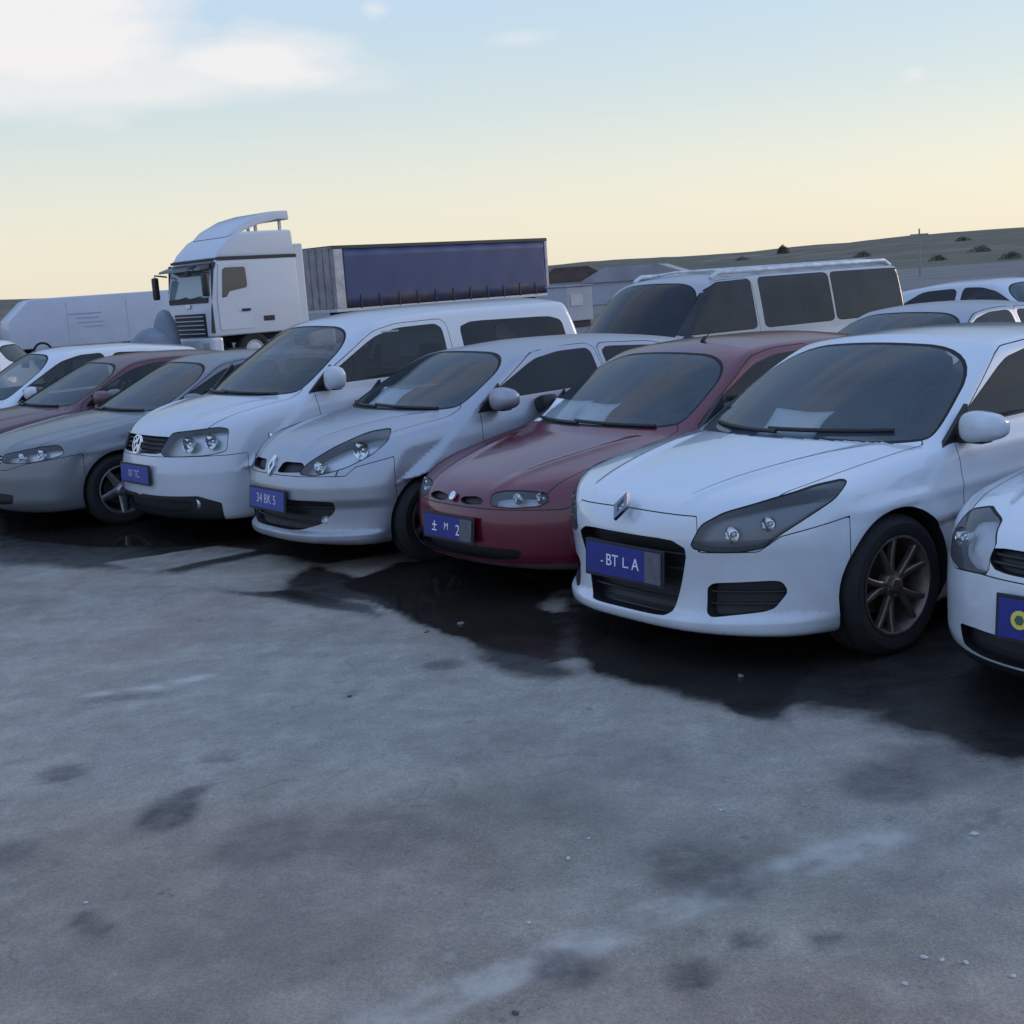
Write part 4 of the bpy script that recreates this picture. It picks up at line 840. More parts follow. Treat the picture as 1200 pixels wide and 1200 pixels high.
# ------------------------------------------------------------------ ground: one sheet to the horizon and the lot's asphalt on it
def smooth01(x): x = np.clip(x, 0, 1); return x * x * (3 - 2 * x)
def vnoise(x, y, sc, seed=0):
    r_ = np.random.default_rng(seed); T_ = r_.random((128, 128)); x = x * sc + 40; y = y * sc + 40
    xi = np.floor(x).astype(int); yi = np.floor(y).astype(int); fx = smooth01(x - xi); fy = smooth01(y - yi)
    g = lambda a, b: T_[a % 128, b % 128]
    return (g(xi, yi) * (1 - fx) + g(xi + 1, yi) * fx) * (1 - fy) + (g(xi, yi + 1) * (1 - fx) + g(xi + 1, yi + 1) * fx) * fy
def fbm(x, y, sc, o=4, seed=0): return sum(vnoise(x, y, sc * 2 ** i, seed + i) * .5 ** i for i in range(o)) / sum(.5 ** i for i in range(o))
M_FAR = mat('far_ground', (.17, .165, .16), .95, noise=.35, nscale=.08)
g = MB(); n = 40; vs_ = []; fs_ = []
rr = [0, 12, 25, 45, 80, 140, 260, 500, 1000, 2400]
for i, r_ in enumerate(rr):
    for k in range(48): a = 2 * math.pi * k / 48; vs_.append((r_ * math.cos(a), r_ * math.sin(a), -.004))
for i in range(len(rr) - 1):
    for k in range(48): fs_.append((i * 48 + k, (i + 1) * 48 + k, (i + 1) * 48 + (k + 1) % 48, i * 48 + (k + 1) % 48))
tag(g.add(vs_, fs_).build('ground', M_FAR), kind='structure')
x0, x1, y0, y1, st = -11., 9., 1.6, 21., .05
gx, gy = np.meshgrid(np.arange(x0, x1 + st, st), np.arange(y0, y1 + st, st)); nx, ny = gx.shape[1], gx.shape[0]
PX = gx.ravel(); PY = gy.ravel(); PP = np.stack([PX, PY], 1)
gp = lambda pts: np.array([ground_at(*p)[:2] for p in pts])
wx = PP + np.stack([fbm(PX, PY, 1.1, 5, 3) - .5, fbm(PX, PY, 1.1, 5, 9) - .5], 1) * .75
# water and painted car shade below and in front of the row (outline on the ground, walked along the edge seen in the photograph)
WET_SHADE_P = [(-60, 662), (60, 660), (180, 676), (280, 655), (340, 664), (300, 690), (420, 722), (520, 745), (600, 780), (700, 800), (780, 815), (870, 822), (980, 842), (1080, 866), (1250, 915)]
wet_shade_poly = np.concatenate([gp(WET_SHADE_P), [(6.0, 6.0), (8., 12.), (0., 17.), (-9., 17.)]])
wet = smooth01(.5 - poly_sdf(wx, wet_shade_poly) / .28)
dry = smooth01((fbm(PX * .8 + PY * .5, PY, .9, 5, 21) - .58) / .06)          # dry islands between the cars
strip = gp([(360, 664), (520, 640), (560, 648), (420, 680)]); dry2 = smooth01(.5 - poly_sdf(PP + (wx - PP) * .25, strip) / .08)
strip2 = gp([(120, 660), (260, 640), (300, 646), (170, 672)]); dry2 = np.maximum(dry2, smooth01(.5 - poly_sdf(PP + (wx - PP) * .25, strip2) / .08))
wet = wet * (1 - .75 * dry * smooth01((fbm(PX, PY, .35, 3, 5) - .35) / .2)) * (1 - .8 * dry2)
# standing water
tr = 0
pud = np.zeros_like(wet)
for pts in ([(400, 690), (470, 660), (560, 655), (640, 690), (650, 770), (560, 755), (470, 735)], [(670, 700), (820, 745), (960, 760), (940, 850), (800, 815), (690, 790)], [(240, 690), (310, 700), (430, 730), (420, 716), (330, 692)], [(0, 600), (300, 612), (300, 640), (100, 640), (0, 628)]):
    pud = np.maximum(pud, smooth01(.5 - poly_sdf(PP + (wx - PP) * .45, gp(pts)) / .10))
# dark oil stains and holes
stain = np.zeros_like(wet)
for (px, py, rx, ry, a_) in [(200, 963, .14, .10, .85), (330, 990, .22, .12, .5), (840, 1015, .17, .14, .6), (690, 1135, .11, .05, .8), (845, 1138, .08, .05, .8), (60, 912, .10, .06, .7), (230, 938, .07, .04, .8), (510, 777, .14, .05, .8), (1035, 915, .2, .12, .6), (15, 1000, .12, .09, .5), (888, 1090, .05, .03, .8), (970, 1090, .05, .03, .8), (410, 815, .05, .03, .6), (1100, 900, .3, .15, .35), (85, 1085, .06, .04, .7), (105, 1098, .05, .03, .7), (270, 893, .1, .05, .5), (135, 818, .25, .05, .5), (470, 985, .3, .14, .35), (560, 870, .35, .15, .25), (700, 905, .5, .25, .2), (330, 1080, .5, .2, .15), (1120, 1080, .4, .2, .2)]:
    c_ = np.array(ground_at(px, py)[:2]); dd = PP + (wx - PP) * .4 - c_; q = np.sqrt((dd[:, 0] / rx) ** 2 + (dd[:, 1] / (ry * 1.9)) ** 2); stain = np.maximum(stain, a_ * smooth01((1.15 - q) / .55))
# a worn painted line and pale scuffs
def stroke(pts, wd, seed, cover):
    q = gp(pts); d = np.full(len(PP), 9.)
    for a, b in zip(q[:-1], q[1:]):
        e = b - a; t = np.clip(((PP - a) @ e) / (e @ e), 0, 1); d = np.minimum(d, np.linalg.norm(PP - a - t[:, None] * e + (wx - PP) * .06, axis=1))
    return smooth01((wd - d) / .05) * smooth01((fbm(PX, PY, 3.5, 4, seed) - cover) / .2)
line = stroke([(420, 1215), (600, 1142), (820, 1056), (1045, 975)], .10, 31, .14) * .75
line = np.maximum(line, stroke([(110, 815), (170, 808), (235, 795)], .07, 33, .35)); line = np.maximum(line, stroke([(150, 830), (205, 822)], .05, 35, .4) * .7)
line = np.maximum(line, stroke([(230, 890), (290, 886)], .04, 36, .35) * .6)
dust = smooth01((fbm(PX, PY, .55, 5, 41) - .47) / .2); red = smooth01((fbm(PX + 7, PY, .5, 4, 51) - .52) / .16)
HZ_ = .004 + .010 * (fbm(PX, PY, .45, 3, 60) - .5) * np.clip((PX - x0) / .8, 0, 1) * np.clip((x1 - PX) / .8, 0, 1) * np.clip((y1 - PY) / .8, 0, 1) + .003 * fbm(PX, PY, 4., 2, 70) - .004 * stain
HZ_ = HZ_ * (1 - pud) + .0065 * pud
HZ_ = np.maximum(HZ_, .0015)
me = bpy.data.meshes.new('parking_lot'); ii = np.arange((ny - 1) * (nx - 1)); r0 = ii // (nx - 1) * nx + ii % (nx - 1)
me.from_pydata(np.stack([PX, PY, HZ_], 1).tolist(), [], np.stack([r0, r0 + 1, r0 + nx + 1, r0 + nx], 1).tolist())
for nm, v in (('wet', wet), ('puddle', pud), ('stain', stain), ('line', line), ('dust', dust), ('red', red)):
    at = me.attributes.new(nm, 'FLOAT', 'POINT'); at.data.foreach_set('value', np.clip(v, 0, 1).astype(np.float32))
me.polygons.foreach_set('use_smooth', [True] * len(me.polygons))
M_LOT = bpy.data.materials.new('worn_asphalt'); M_LOT.use_nodes = True; t = M_LOT.node_tree; bs = t.nodes['Principled BSDF']; k_ = t.links.new
A = lambda n_: nd(t, 'ShaderNodeAttribute', attribute_name=n_).outputs['Fac']
tc = nd(t, 'ShaderNodeTexCoord')
def noise(sc, det=8., ro=.6, dist=0.):
    q = nd(t, 'ShaderNodeTexNoise', inp={'Scale': sc, 'Detail': det, 'Roughness': ro, 'Distortion': dist}); k_(tc.outputs['Object'], q.inputs[0]); return q.outputs[0]
def rng_(src, a, b, c, d):
    q = nd(t, 'ShaderNodeMapRange', inp={1: a, 2: b, 3: c, 4: d}); k_(src, q.inputs[0]); return q.outputs[0]
def mul(a, b):
    q = nd(t, 'ShaderNodeMath', operation='MULTIPLY'); k_(a, q.inputs[0])
    if isinstance(b, float): q.inputs[1].default_value = b
    else: k_(b, q.inputs[1])
    return q.outputs[0]
def mixc(f, a, b, mode='MIX'):
    q = nd(t, 'ShaderNodeMix', data_type='RGBA', blend_type=mode); 
    if isinstance(f, float): q.inputs[0].default_value = f
    else: k_(f, q.inputs[0])
    for i, v in ((6, a), (7, b)):
        if isinstance(v, tuple): q.inputs[i].default_value = (*v, 1)
        else: k_(v, q.inputs[i])
    return q.outputs[2]
grain = noise(90., 4.); mid = noise(7.); big = noise(1.3, 8., .62, .4)
col = mixc(rng_(big, .35, .65, 0., 1.), (.245, .216, .172), (.355, .318, .26))
col = mixc(mul(A('dust'), .7), col, (.36, .33, .285)); col = mixc(mul(A('red'), .4), col, (.30, .21, .165))
col = mixc(1.0, col, mixc(rng_(mid, .3, .7, 0., 1.), (.80, .80, .80), (1.12, 1.12, 1.12)), 'MULTIPLY'); col = mixc(1.0, col, mixc(rng_(grain, .3, .7, 0., 1.), (.78, .78, .78), (1.18, 1.18, 1.18)), 'MULTIPLY')
blot = noise(2.6, 10., .68, .6); col = mixc(1.0, col, mixc(rng_(blot, .44, .56, 0., 1.), (.92, .92, .92), (1.06, 1.055, 1.05)), 'MULTIPLY'); col = mixc(rng_(noise(9., 9., .7), .60, .66, 0., .4), col, (.40, .38, .35)); col = mixc(rng_(noise(6.3, 9., .72), .385, .33, 0., .5), col, (.08, .078, .075))
spk = noise(260., 2., .5); col = mixc(rng_(spk, .60, .68, 0., .5), col, (.52, .49, .45)); col = mixc(rng_(spk, .40, .30, 0., .6), col, (.07, .07, .072))
wv = nd(t, 'ShaderNodeTexNoise', inp={'Scale': 2.2, 'Detail': 5.}); k_(tc.outputs['Object'], wv.inputs[0]); wa = nd(t, 'ShaderNodeVectorMath', operation='MULTIPLY_ADD'); k_(wv.outputs['Color'], wa.inputs[0]); wa.inputs[1].default_value = (.7, .7, 0); k_(tc.outputs['Object'], wa.inputs[2])
vo = nd(t, 'ShaderNodeTexVoronoi', feature='DISTANCE_TO_EDGE', inp={'Scale': .55}); k_(wa.outputs[0], vo.inputs['Vector'])
crack = mul(rng_(vo.outputs[0], .0, .007, 1., 0.), rng_(noise(.8, 4.),   .50, .62, 0., .35)); col = mixc(crack, col, (.05, .05, .052))
col = mixc(mul(A('line'), rng_(mid, .35, .6, .2, .9)), col, (.50, .48, .43)); col = mixc(mul(mul(A('stain'), rng_(noise(11., 8., .7), .34, .58, .55, 1.)), .95), col, (.035, .036, .04))
wet_shade_n = nd(t, 'ShaderNodeMath', operation='ADD', use_clamp=True); wsum = nd(t, 'ShaderNodeMath', operation='ADD'); k_(A('wet'), wsum.inputs[0]); k_(rng_(noise(5., 9., .65), .2, .8, -.30, .30), wsum.inputs[1]); k_(rng_(wsum.outputs[0], .18, .80, 0., 1.), wet_shade_n.inputs[0]); k_(A('puddle'), wet_shade_n.inputs[1]); W_ = wet_shade_n.outputs[0]
col = mixc(W_, col, mixc(1.0, col, (.10, .10, .105), 'MULTIPLY')); k_(col, bs.inputs['Base Color'])  # one dark tone for water and the painted shade of the cars
ro = nd(t, 'ShaderNodeMix', data_type='FLOAT'); k_(W_, ro.inputs[0]); k_(rng_(mid, .3, .7, .72, .95), ro.inputs[2]); k_(rng_(mid, .3, .7, .28, .5), ro.inputs[3])
ro2 = nd(t, 'ShaderNodeMix', data_type='FLOAT', inp={3: .025}); k_(A('puddle'), ro2.inputs[0]); k_(ro.outputs[0], ro2.inputs[2]); k_(ro2.outputs[0], bs.inputs['Roughness'])
bp = nd(t, 'ShaderNodeBump', inp={'Distance': .006}); k_(grain, bp.inputs['Height']); k_(rng_(A('puddle'), 0., 1., .55, .012), bp.inputs['Strength'])
bp2 = nd(t, 'ShaderNodeBump', inp={'Distance': .02}); k_(mid, bp2.inputs['Height']); k_(rng_(A('puddle'), 0., 1., .3, .01), bp2.inputs['Strength']); k_(bp.outputs[0], bp2.inputs['Normal']); k_(bp2.outputs[0], bs.inputs['Normal'])
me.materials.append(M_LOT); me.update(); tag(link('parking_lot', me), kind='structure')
def lot_z(x, y):
    i = int(round((x - x0) / st)); j = int(round((y - y0) / st)); return float(HZ_[np.clip(j, 0, ny - 1) * nx + np.clip(i, 0, nx - 1)])
# ------------------------------------------------------------------ truck, trailer, tank and the land behind
M_TRW = mat('truck_white', (.62, .64, .69), .35, 0, .4, noise=.06, dirt=.2, nscale=1.5)
M_CURT = mat('blue_tarpaulin', (.016, .044, .15), .55, noise=.2, nscale=1.2, bump=.1)
def grime(m_, z0, z1, colr):      # caked dirt with a ragged upper edge
    t = m_.node_tree; b_ = t.nodes['Principled BSDF']; src = b_.inputs['Base Color'].links[0].from_socket; tcn = nd(t, 'ShaderNodeTexCoord'); sx = nd(t, 'ShaderNodeSeparateXYZ'); t.links.new(tcn.outputs['Object'], sx.inputs[0])
    n_ = nd(t, 'ShaderNodeTexNoise', inp={'Scale': .9, 'Detail': 7., 'Roughness': .65}); t.links.new(tcn.outputs['Object'], n_.inputs[0])
    a_ = nd(t, 'ShaderNodeMath', operation='MULTIPLY_ADD', inp={1: 2.2, 2: -1.1}); t.links.new(n_.outputs[0], a_.inputs[0]); s_ = nd(t, 'ShaderNodeMath', operation='ADD'); t.links.new(sx.outputs[2], s_.inputs[0]); t.links.new(a_.outputs[0], s_.inputs[1])
    r_ = nd(t, 'ShaderNodeMapRange', inp={1: z1, 2: z0, 3: 0., 4: .9}); t.links.new(s_.outputs[0], r_.inputs[0]); mx = nd(t, 'ShaderNodeMix', data_type='RGBA', inp={7: (*colr, 1)}); t.links.new(r_.outputs[0], mx.inputs[0]); t.links.new(src, mx.inputs[6]); t.links.new(mx.outputs[2], b_.inputs['Base Color'])
grime(M_CURT, 1.35, 1.85, (.085, .065, .07))
M_CURTD = mat('grimy_tarpaulin', (.075, .06, .075), .8, noise=.5, nscale=1.6)
M_STEEL = mat('trailer_steel', (.34, .31, .30), .6, .2, noise=.4, nscale=2.0, bump=.1)
M_RAIL = mat('dark_rail', (.03, .03, .035), .6)
M_PALE = mat('pale_metal', (.52, .53, .56), .5, .1, noise=.15, nscale=4)
GL_T = glass('truck_glass', (.35, .42, .43), .30, (.36, .46, .48), 1.6); GL_TS = glass('truck_side_glass', (.16, .18, .18), .12, (.2, .23, .24))
def bevel_mesh(o, w_=.05, seg=3):
    bm = bmesh.new(); bm.from_mesh(o.data); bmesh.ops.bevel(bm, geom=[e for e in bm.edges if e.is_manifold and e.calc_face_angle(0) > .35], offset=w_, segments=seg, profile=.6, affect='EDGES'); bm.to_mesh(o.data); bm.free()
    o.data.polygons.foreach_set('use_smooth', [True] * len(o.data.polygons)); o.data.set_sharp_from_angle(angle=R(35)); return o
def truck_wheel(root, x, y, r=.5, nm='wheel'):
    rm, tm = wheel_meshes('steel', r, .29, .30, M_PALE); sd = 1 if y > 0 else -1
    wl = link(nm, rm, root, (x, y, r - .003), (0, 0, 0 if sd > 0 else math.pi)); link('tyre', tm, wl)
def tractor(front, yaw):
    fw = Vector((math.cos(yaw), math.sin(yaw), 0)); root = empty('truck_tractor', Vector(front) - fw * 1.2, yaw)
    tag(root, 'white sleeper cab truck tractor with roof air deflector and dark sun visor', 'truck'); W2 = 1.24
    prof = [(1.18, .95), (1.2, 1.9), (1.05, 2.75), (.92, 3.0), (-1.6, 3.02), (-1.6, .95)]
    cab = MB().prism(prof, -W2, W2).build('cab', M_TRW, root); bevel_mesh(cab, .07)
    roof = MB().prism([(.95, 3.03), (.82, 3.22), (.45, 3.55), (.1, 3.72), (-1.55, 3.74), (-1.6, 3.03)], -W2 + .03, W2 - .03).build('roof', M_TRW, root); bevel_mesh(roof, .09)
    b = MB()
    for s_ in (1, -1): b.box((-.35, s_ * (W2 + .002), 3.02), (2.5, .02, .09))
    b.box((1.0, 0, 3.0), (.06, 2.3, .07)); b.build('roof_seam_band', M_RAIL, root)
    # deflector on struts
    d = MB().prism([(.38, 3.60), (.1, 3.84), (-.5, 4.12), (-1.1, 4.26), (-1.62, 4.28), (-1.64, 4.02), (-1.3, 4.04), (-.6, 3.90), (-.1, 3.73)], -1.0, 1.0).build('air_deflector', M_TRW, root); bevel_mesh(d, .04)
    for s_ in (.85, -.85):
        for x_ in (-1.4, -.62): MB().box((x_, s_, 3.86), (.08, .05, .32)).build('deflector_strut', M_PALE, root)
    # windshield follows the raked front
    wp = [(1.195 + .012, 2.02), (1.062 + .014, 2.74)]
    ws_ = MB().add([(wp[0][0], -1.10, wp[0][1]), (wp[0][0], 1.10, wp[0][1]), (wp[1][0], 1.06, wp[1][1]), (wp[1][0], -1.06, wp[1][1]), (wp[0][0] - .03, -1.10, wp[0][1]), (wp[0][0] - .03, 1.10, wp[0][1]), (wp[1][0] - .03, 1.06, wp[1][1]), (wp[1][0] - .03, -1.06, wp[1][1])], [(0, 1, 2, 3), (4, 7, 6, 5), (0, 4, 5, 1), (1, 5, 6, 2), (2, 6, 7, 3), (3, 7, 4, 0)])
    ws_.build('windshield', mat('truck_windshield', (.20, .27, .29), .08, 0, .8), root)
    MB().box((1.215, 0, 1.94), (.03, 2.2, .14), bev=.01).build('wiper_panel', M_BLK, root)
    for y_ in (-.35, .45): MB().tube([(1.23, y_ - .3, 1.99), (1.235, y_ + .3, 2.05)], .012, 6).build('wiper', M_BLK, root)
    v = MB().prism([(1.02, 2.92), (1.40, 2.80), (1.42, 2.74), (1.05, 2.80)], -1.16, 1.16).build('sun_visor', mat('visor', (.05, .06, .075), .3, 0, .4), root)
    for s_ in (1, -1): MB().box((1.10, s_ * 1.21, 2.0), (.13, .05, 1.9), bev=.02, M=Matrix.Rotation(R(-6), 4, 'Y')).build('corner_trim', M_RAIL, root)
    g_ = MB(); g_.box((1.21, 0, 1.28), (.05, 1.7, .62), bev=.02); g_.build('grille', M_BLK, root)
    for k in range(5): MB().box((1.245, 0, 1.05 + k * .115), (.03, 1.6, .03), bev=.008).build('grille_slat', M_PALE, root)
    MB().box((1.24, 0, 1.80), (.02, .24, .10), bev=.008).build('emblem', M_CHROME, root)
    bp_ = MB().box((1.12, 0, .66), (.36, 2.5, .56), bev=.08).build('bumper', M_TRW, root)
    for s_ in (1, -1): MB().box((1.29, s_ * .95, .72), (.05, .42, .2), bev=.03).build('headlight', M_REFL, root)
    for s_ in (1, -1):
        dr = MB().prism([(.98, 1.12), (1.0, 1.95), (.88, 2.88), (-.02, 2.90), (-.02, 1.12)], s_ * W2, s_ * (W2 + .018)).build('door', M_TRW, root)
        MB().prism([(.86, 1.98), (.72, 2.00), (.62, 2.14), (.10, 2.22), (.06, 2.28), (.08, 2.74), (.13, 2.78), (.70, 2.78), (.78, 2.72)], s_ * (W2 + .019), s_ * (W2 + .026)).build('side_window', mat('truck_side_window', (.045, .055, .055), .1, 0, .6), dr)
        MB().box((.16, s_ * (W2 + .035), 1.62), (.26, .04, .07), bev=.012).build('door_handle', M_BLK, dr)
        MB().box((-.55, s_ * (W2 + .008), 1.35), (.34, .02, .14), bev=.008).build('vent', M_BLK, root)
        mm_ = MB(); mm_.box((1.42, s_ * 1.42, 2.35), (.14, .22, .62), bev=.05); mm_.tube([(1.15, s_ * 1.2, 2.66), (1.42, s_ * 1.40, 2.72), (1.42, s_ * 1.42, 2.5)], .025, 6); mm_.build('wing_mirror', M_BLK, root, smooth=40)
        MB().box((.55, s_ * 1.18, .42), (.6, .2, .4), bev=.04).build('step', M_BLK, root)
    mm_ = MB(); mm_.box((1.52, .7, 2.68), (.1, .2, .16), bev=.03); mm_.tube([(1.25, .7, 2.86), (1.5, .7, 2.8)], .02, 6); mm_.build('front_mirror', M_BLK, root)
    MB().box((-1.77, 1.05, 2.2), (.3, .12, 2.3), bev=.03).build('side_fairing', M_TRW, root); MB().box((-1.77, -1.05, 2.2), (.3, .12, 2.3), bev=.03).build('side_fairing', M_TRW, root)
    c_ = MB(); c_.box((-2.2, .42, .86), (5.6, .09, .26)); c_.box((-2.2, -.42, .86), (5.6, .09, .26)); [c_.box((x_, 0, .86), (.1, .8, .2)) for x_ in (-4.8, -3.2, -1.6, 0)]; c_.build('chassis', M_RAIL, root)
    MB().box((-2.3, .95, .72), (.9, .55, .6), bev=.12).build('fuel_tank', M_PALE, root); MB().box((-3.6, 0, 1.15), (.9, .9, .08), bev=.03).build('fifth_wheel', M_RAIL, root)
    for x_ in (-.05, -3.6):
        for y_ in (1.02, -1.02): truck_wheel(root, x_, y_)
        MB().tube([(x_, -1, .5), (x_, 1, .5)], .08, 8).build('axle', M_RAIL, root)
    for y_ in (.98, -.98): MB().prism([(-4.25, .9), (-4.1, 1.12), (-3.1, 1.12), (-2.95, .9), (-3.0, .9), (-3.15, 1.06), (-4.05, 1.06), (-4.2, .9)], y_ - .28, y_ + .28).build('mudguard', M_BLK, root)
    return root
def trailer(front, yaw, LT=13.6):
    fw = Vector((math.cos(yaw), math.sin(yaw), 0)); root = empty('curtain_trailer', Vector(front) - fw * LT / 2, yaw)
    tag(root, 'long semi-trailer with blue curtain side and grimy steel front wall', 'trailer'); h = LT / 2
    MB().box((0, 0, 1.17), (LT, 2.5, .14), bev=.02).build('deck', M_PALE, root)
    MB().box((h - .06, 0, 2.6), (.12, 2.48, 2.72), bev=.02).build('headboard', M_STEEL, root)
    for k in range(5): MB().box((h + .02, -1 + k * .5, 2.6), (.05, .06, 2.6), bev=.01).build('headboard_rib', M_STEEL, root)
    for s_ in (1, -1):
        for x_, nm in ((h - .30, 'corner_post'), (-h + .10, 'corner_post')): MB().box((x_, s_ * 1.225, 2.58), (.50 if x_ > 0 else .18, .07, 2.68), bev=.02).build(nm, mat('post_grey', (.48, .46, .47), .5, noise=.35, nscale=3), root)
        n_ = 120; vs_ = []; fs_ = []; xs = np.linspace(h - .56, -h + .2, n_)
        for zz in (1.26, 1.7, 2.3, 2.9, 3.5, 3.84):
            for x_ in xs: vs_.append((x_, s_ * (1.235 + .0 * math.sin(x_ * 9.5) * (1 - abs(zz - 2.5) / 1.6) + .01 * math.sin(x_ * 3.1 + zz * 2)), zz))
        for r_ in range(5):
            for k in range(n_ - 1): fs_.append((r_ * n_ + k, r_ * n_ + k + 1, (r_ + 1) * n_ + k + 1, (r_ + 1) * n_ + k))
        q = MB(); q.add(vs_, fs_); me_ = q.mesh('curtain', [M_CURT, M_CURTD], True, fix=False); cu = link('curtain', me_, root)
        mo = cu.modifiers.new('solid', 'SOLIDIFY'); mo.thickness = .012
        for k in range(11): MB().box((h - 1.4 - k * 1.12, s_ * 1.262, 1.52), (.05, .012, .62)).build('strap', M_RAIL, root)
        MB().box((0, s_ * 1.24, 3.91), (LT, .06, .13), bev=.01).build('roof_rail', M_RAIL, root)
        MB().box((-1.2, s_ * 1.2, .72), (5.2, .04, .18), bev=.01).build('side_guard', M_PALE, root); MB().box((-1.2, s_ * 1.2, 1.0), (5.2, .04, .10), bev=.01).build('side_guard', M_PALE, root)
        MB().box((h - 2.6, s_ * .8, .6), (.14, .14, 1.1), bev=.02).build('landing_leg', M_RAIL, root); MB().box((h - 2.6, s_ * .8, .02), (.3, .3, .05), bev=.01).build('landing_foot', M_RAIL, root)
    MB().box((0, 0, 3.985), (LT - .02, 2.46, .03)).build('roof_sheet', M_RAIL, root)
    MB().box((-h + .06, 0, 2.6), (.1, 2.44, 2.7), bev=.02).build('rear_door', M_PALE, root)
    c_ = MB(); c_.box((-.3, .45, .98), (LT - 1.2, .1, .24)); c_.box((-.3, -.45, .98), (LT - 1.2, .1, .24)); [c_.box((x_, 0, .98), (.1, .86, .16)) for x_ in range(-6, 6, 2)]; c_.build('chassis', M_RAIL, root)
    for x_ in (-h + 2.0, -h + 3.3, -h + 4.6):
        for y_ in (1.0, -1.0): truck_wheel(root, x_, y_)
        MB().tube([(x_, -1, .5), (x_, 1, .5)], .07, 8).build('axle', M_RAIL, root)
    return root
tp = at_depth(224, 380, 37.0); tractor((tp.x, tp.y, 0), R(221))
tp = at_depth(372, 330, 60.0); trailer((tp.x, tp.y, 0), R(224))
# white panel truck seen side-on
pa = at_depth(6, 372, 54.0); pb = at_depth(240, 372, 58.0); dv = Vector((pb.x - pa.x, pb.y - pa.y, 0)); LTk = dv.length; mid_ = (pa + pb) / 2; hL = LTk / 2
root = empty('panel_truck', (mid_.x, mid_.y, 0), math.atan2(dv.y, dv.x)); tag(root, 'long white panel truck with faint grey lettering behind the truck tractor', 'truck')
o = MB().prism([(-hL, .55), (-hL - .12, 1.25), (-hL - .05, 1.72), (-hL + .75, 2.45), (-hL + 1.0, 2.52), (hL, 2.56), (hL, .55)], -1.05, 1.05).build('shell', mat('panel_white', (.58, .60, .68), .45, 0, .3, noise=.1, nscale=.8), root); bevel_mesh(o, .06, 3)
for k, (w_, z_) in enumerate(((1.3, 1.82), (.9, 1.64), (1.0, 1.46), (.8, 1.28))): MB().box((-hL + 2.9 + .1 * k, -1.053, z_), (w_, .012, .05)).build('lettering', mat('faded_letters', (.36, .38, .46), .6), root)
for x_ in (-hL + 2.2, -hL + 4.6, hL - .8): MB().box((x_, -1.052, 1.5), (.025, .012, 1.6)).build('panel_joint', mat('joint_grey', (.4, .42, .48), .6), root)
MB().box((0, 0, .62), (LTk - .4, 1.9, .2)).build('chassis', M_RAIL, root)
for x_ in (-hL + 1.1, hL - 1.6):
    for y_ in (.9, -.9): truck_wheel(root, x_, y_, .42)
    MB().tube([(x_, -.9, .42), (x_, .9, .42)], .07, 8).build('axle', M_RAIL, root)
# grey sheeted heap by the truck's nose
def blob(nm, c, r_, m_, seed, amp=.18, flat=True, nu=40, nv=26, sc=1.6):
    rg = np.random.default_rng(seed); b = MB(); b.ball((0, 0, 0), (1, 1, 1), nu, nv); ph = rg.random((14, 4)); out = []
    for x_, y_, z_ in b.v:
        q = 1 + amp * sum(math.sin(sc * (p[0] * 6 - 3) * x_ * (1 + i * .25) + sc * (p[1] * 6 - 3) * y_ * (1 + i * .25) + (p[2] * 6 - 3) * z_ * sc * (1 + i * .2) + p[3] * 6.3) / (1 + i * .35) for i, p in enumerate(ph)) / 3
        zz = z_ * q * r_[2]; out.append((c[0] + x_ * q * r_[0], c[1] + y_ * q * r_[1], max(c[2] + zz, -.05) if flat else c[2] + zz))
    b.v = out; return b
hp = at_depth(176, 380, 36.0)
b_ = blob('h', (0, 0, .35), (.72, .6, .95), None, 3, .13, sc=.55); M_TARP = mat('grey_tarp', (.22, .25, .31), .6, noise=.3, nscale=3, bump=.3)
o = b_.build('sheeted_heap', M_TARP, None, (hp.x, hp.y, 0), smooth=True); tag(o, 'lumpy heap under a grey sheet in front of the white tank', 'heap')
hp = at_depth(192, 370, 36.6); b_ = blob('h', (0, 0, .6), (.40, .45, 1.2), None, 8, .12, sc=.55)
o = b_.build('sheeted_heap', M_TARP, None, (hp.x, hp.y, 0), smooth=True); tag(o, 'tall narrow heap under a dark grey sheet beside the truck cab', 'heap')
# hills: a ring of land far behind, rising to the right
M_HILL = mat('hill_scrub', (.18, .145, .105), .95, noise=.75, nscale=.07)
t = M_HILL.node_tree; b_ = t.nodes['Principled BSDF']; src = b_.inputs['Base Color'].links[0].from_socket; tcn = nd(t, 'ShaderNodeTexCoord')      # green scrub in patches
n_ = nd(t, 'ShaderNodeTexNoise', inp={'Scale': .016, 'Detail': 10., 'Roughness': .7}); t.links.new(tcn.outputs['Object'], n_.inputs[0]); r_ = nd(t, 'ShaderNodeMapRange', inp={1: .44, 2: .54, 3: 0., 4: .85}); t.links.new(n_.outputs[0], r_.inputs[0])
mx = nd(t, 'ShaderNodeMix', data_type='RGBA', inp={7: (.085, .09, .055, 1)}); t.links.new(r_.outputs[0], mx.inputs[0]); t.links.new(src, mx.inputs[6]); t.links.new(mx.outputs[2], b_.inputs['Base Color'])
na, nr = 160, 26; az = np.radians(np.linspace(-42, 42, na)); vs_ = []
ridge = curve([(-42, 9.), (-21, 9.4), (-15, 7.2), (-8, 7.6), (0, 8.6), (8, 7.9), (14, 8.6), (18, 9.6), (22, 9.4), (42, 10.)])
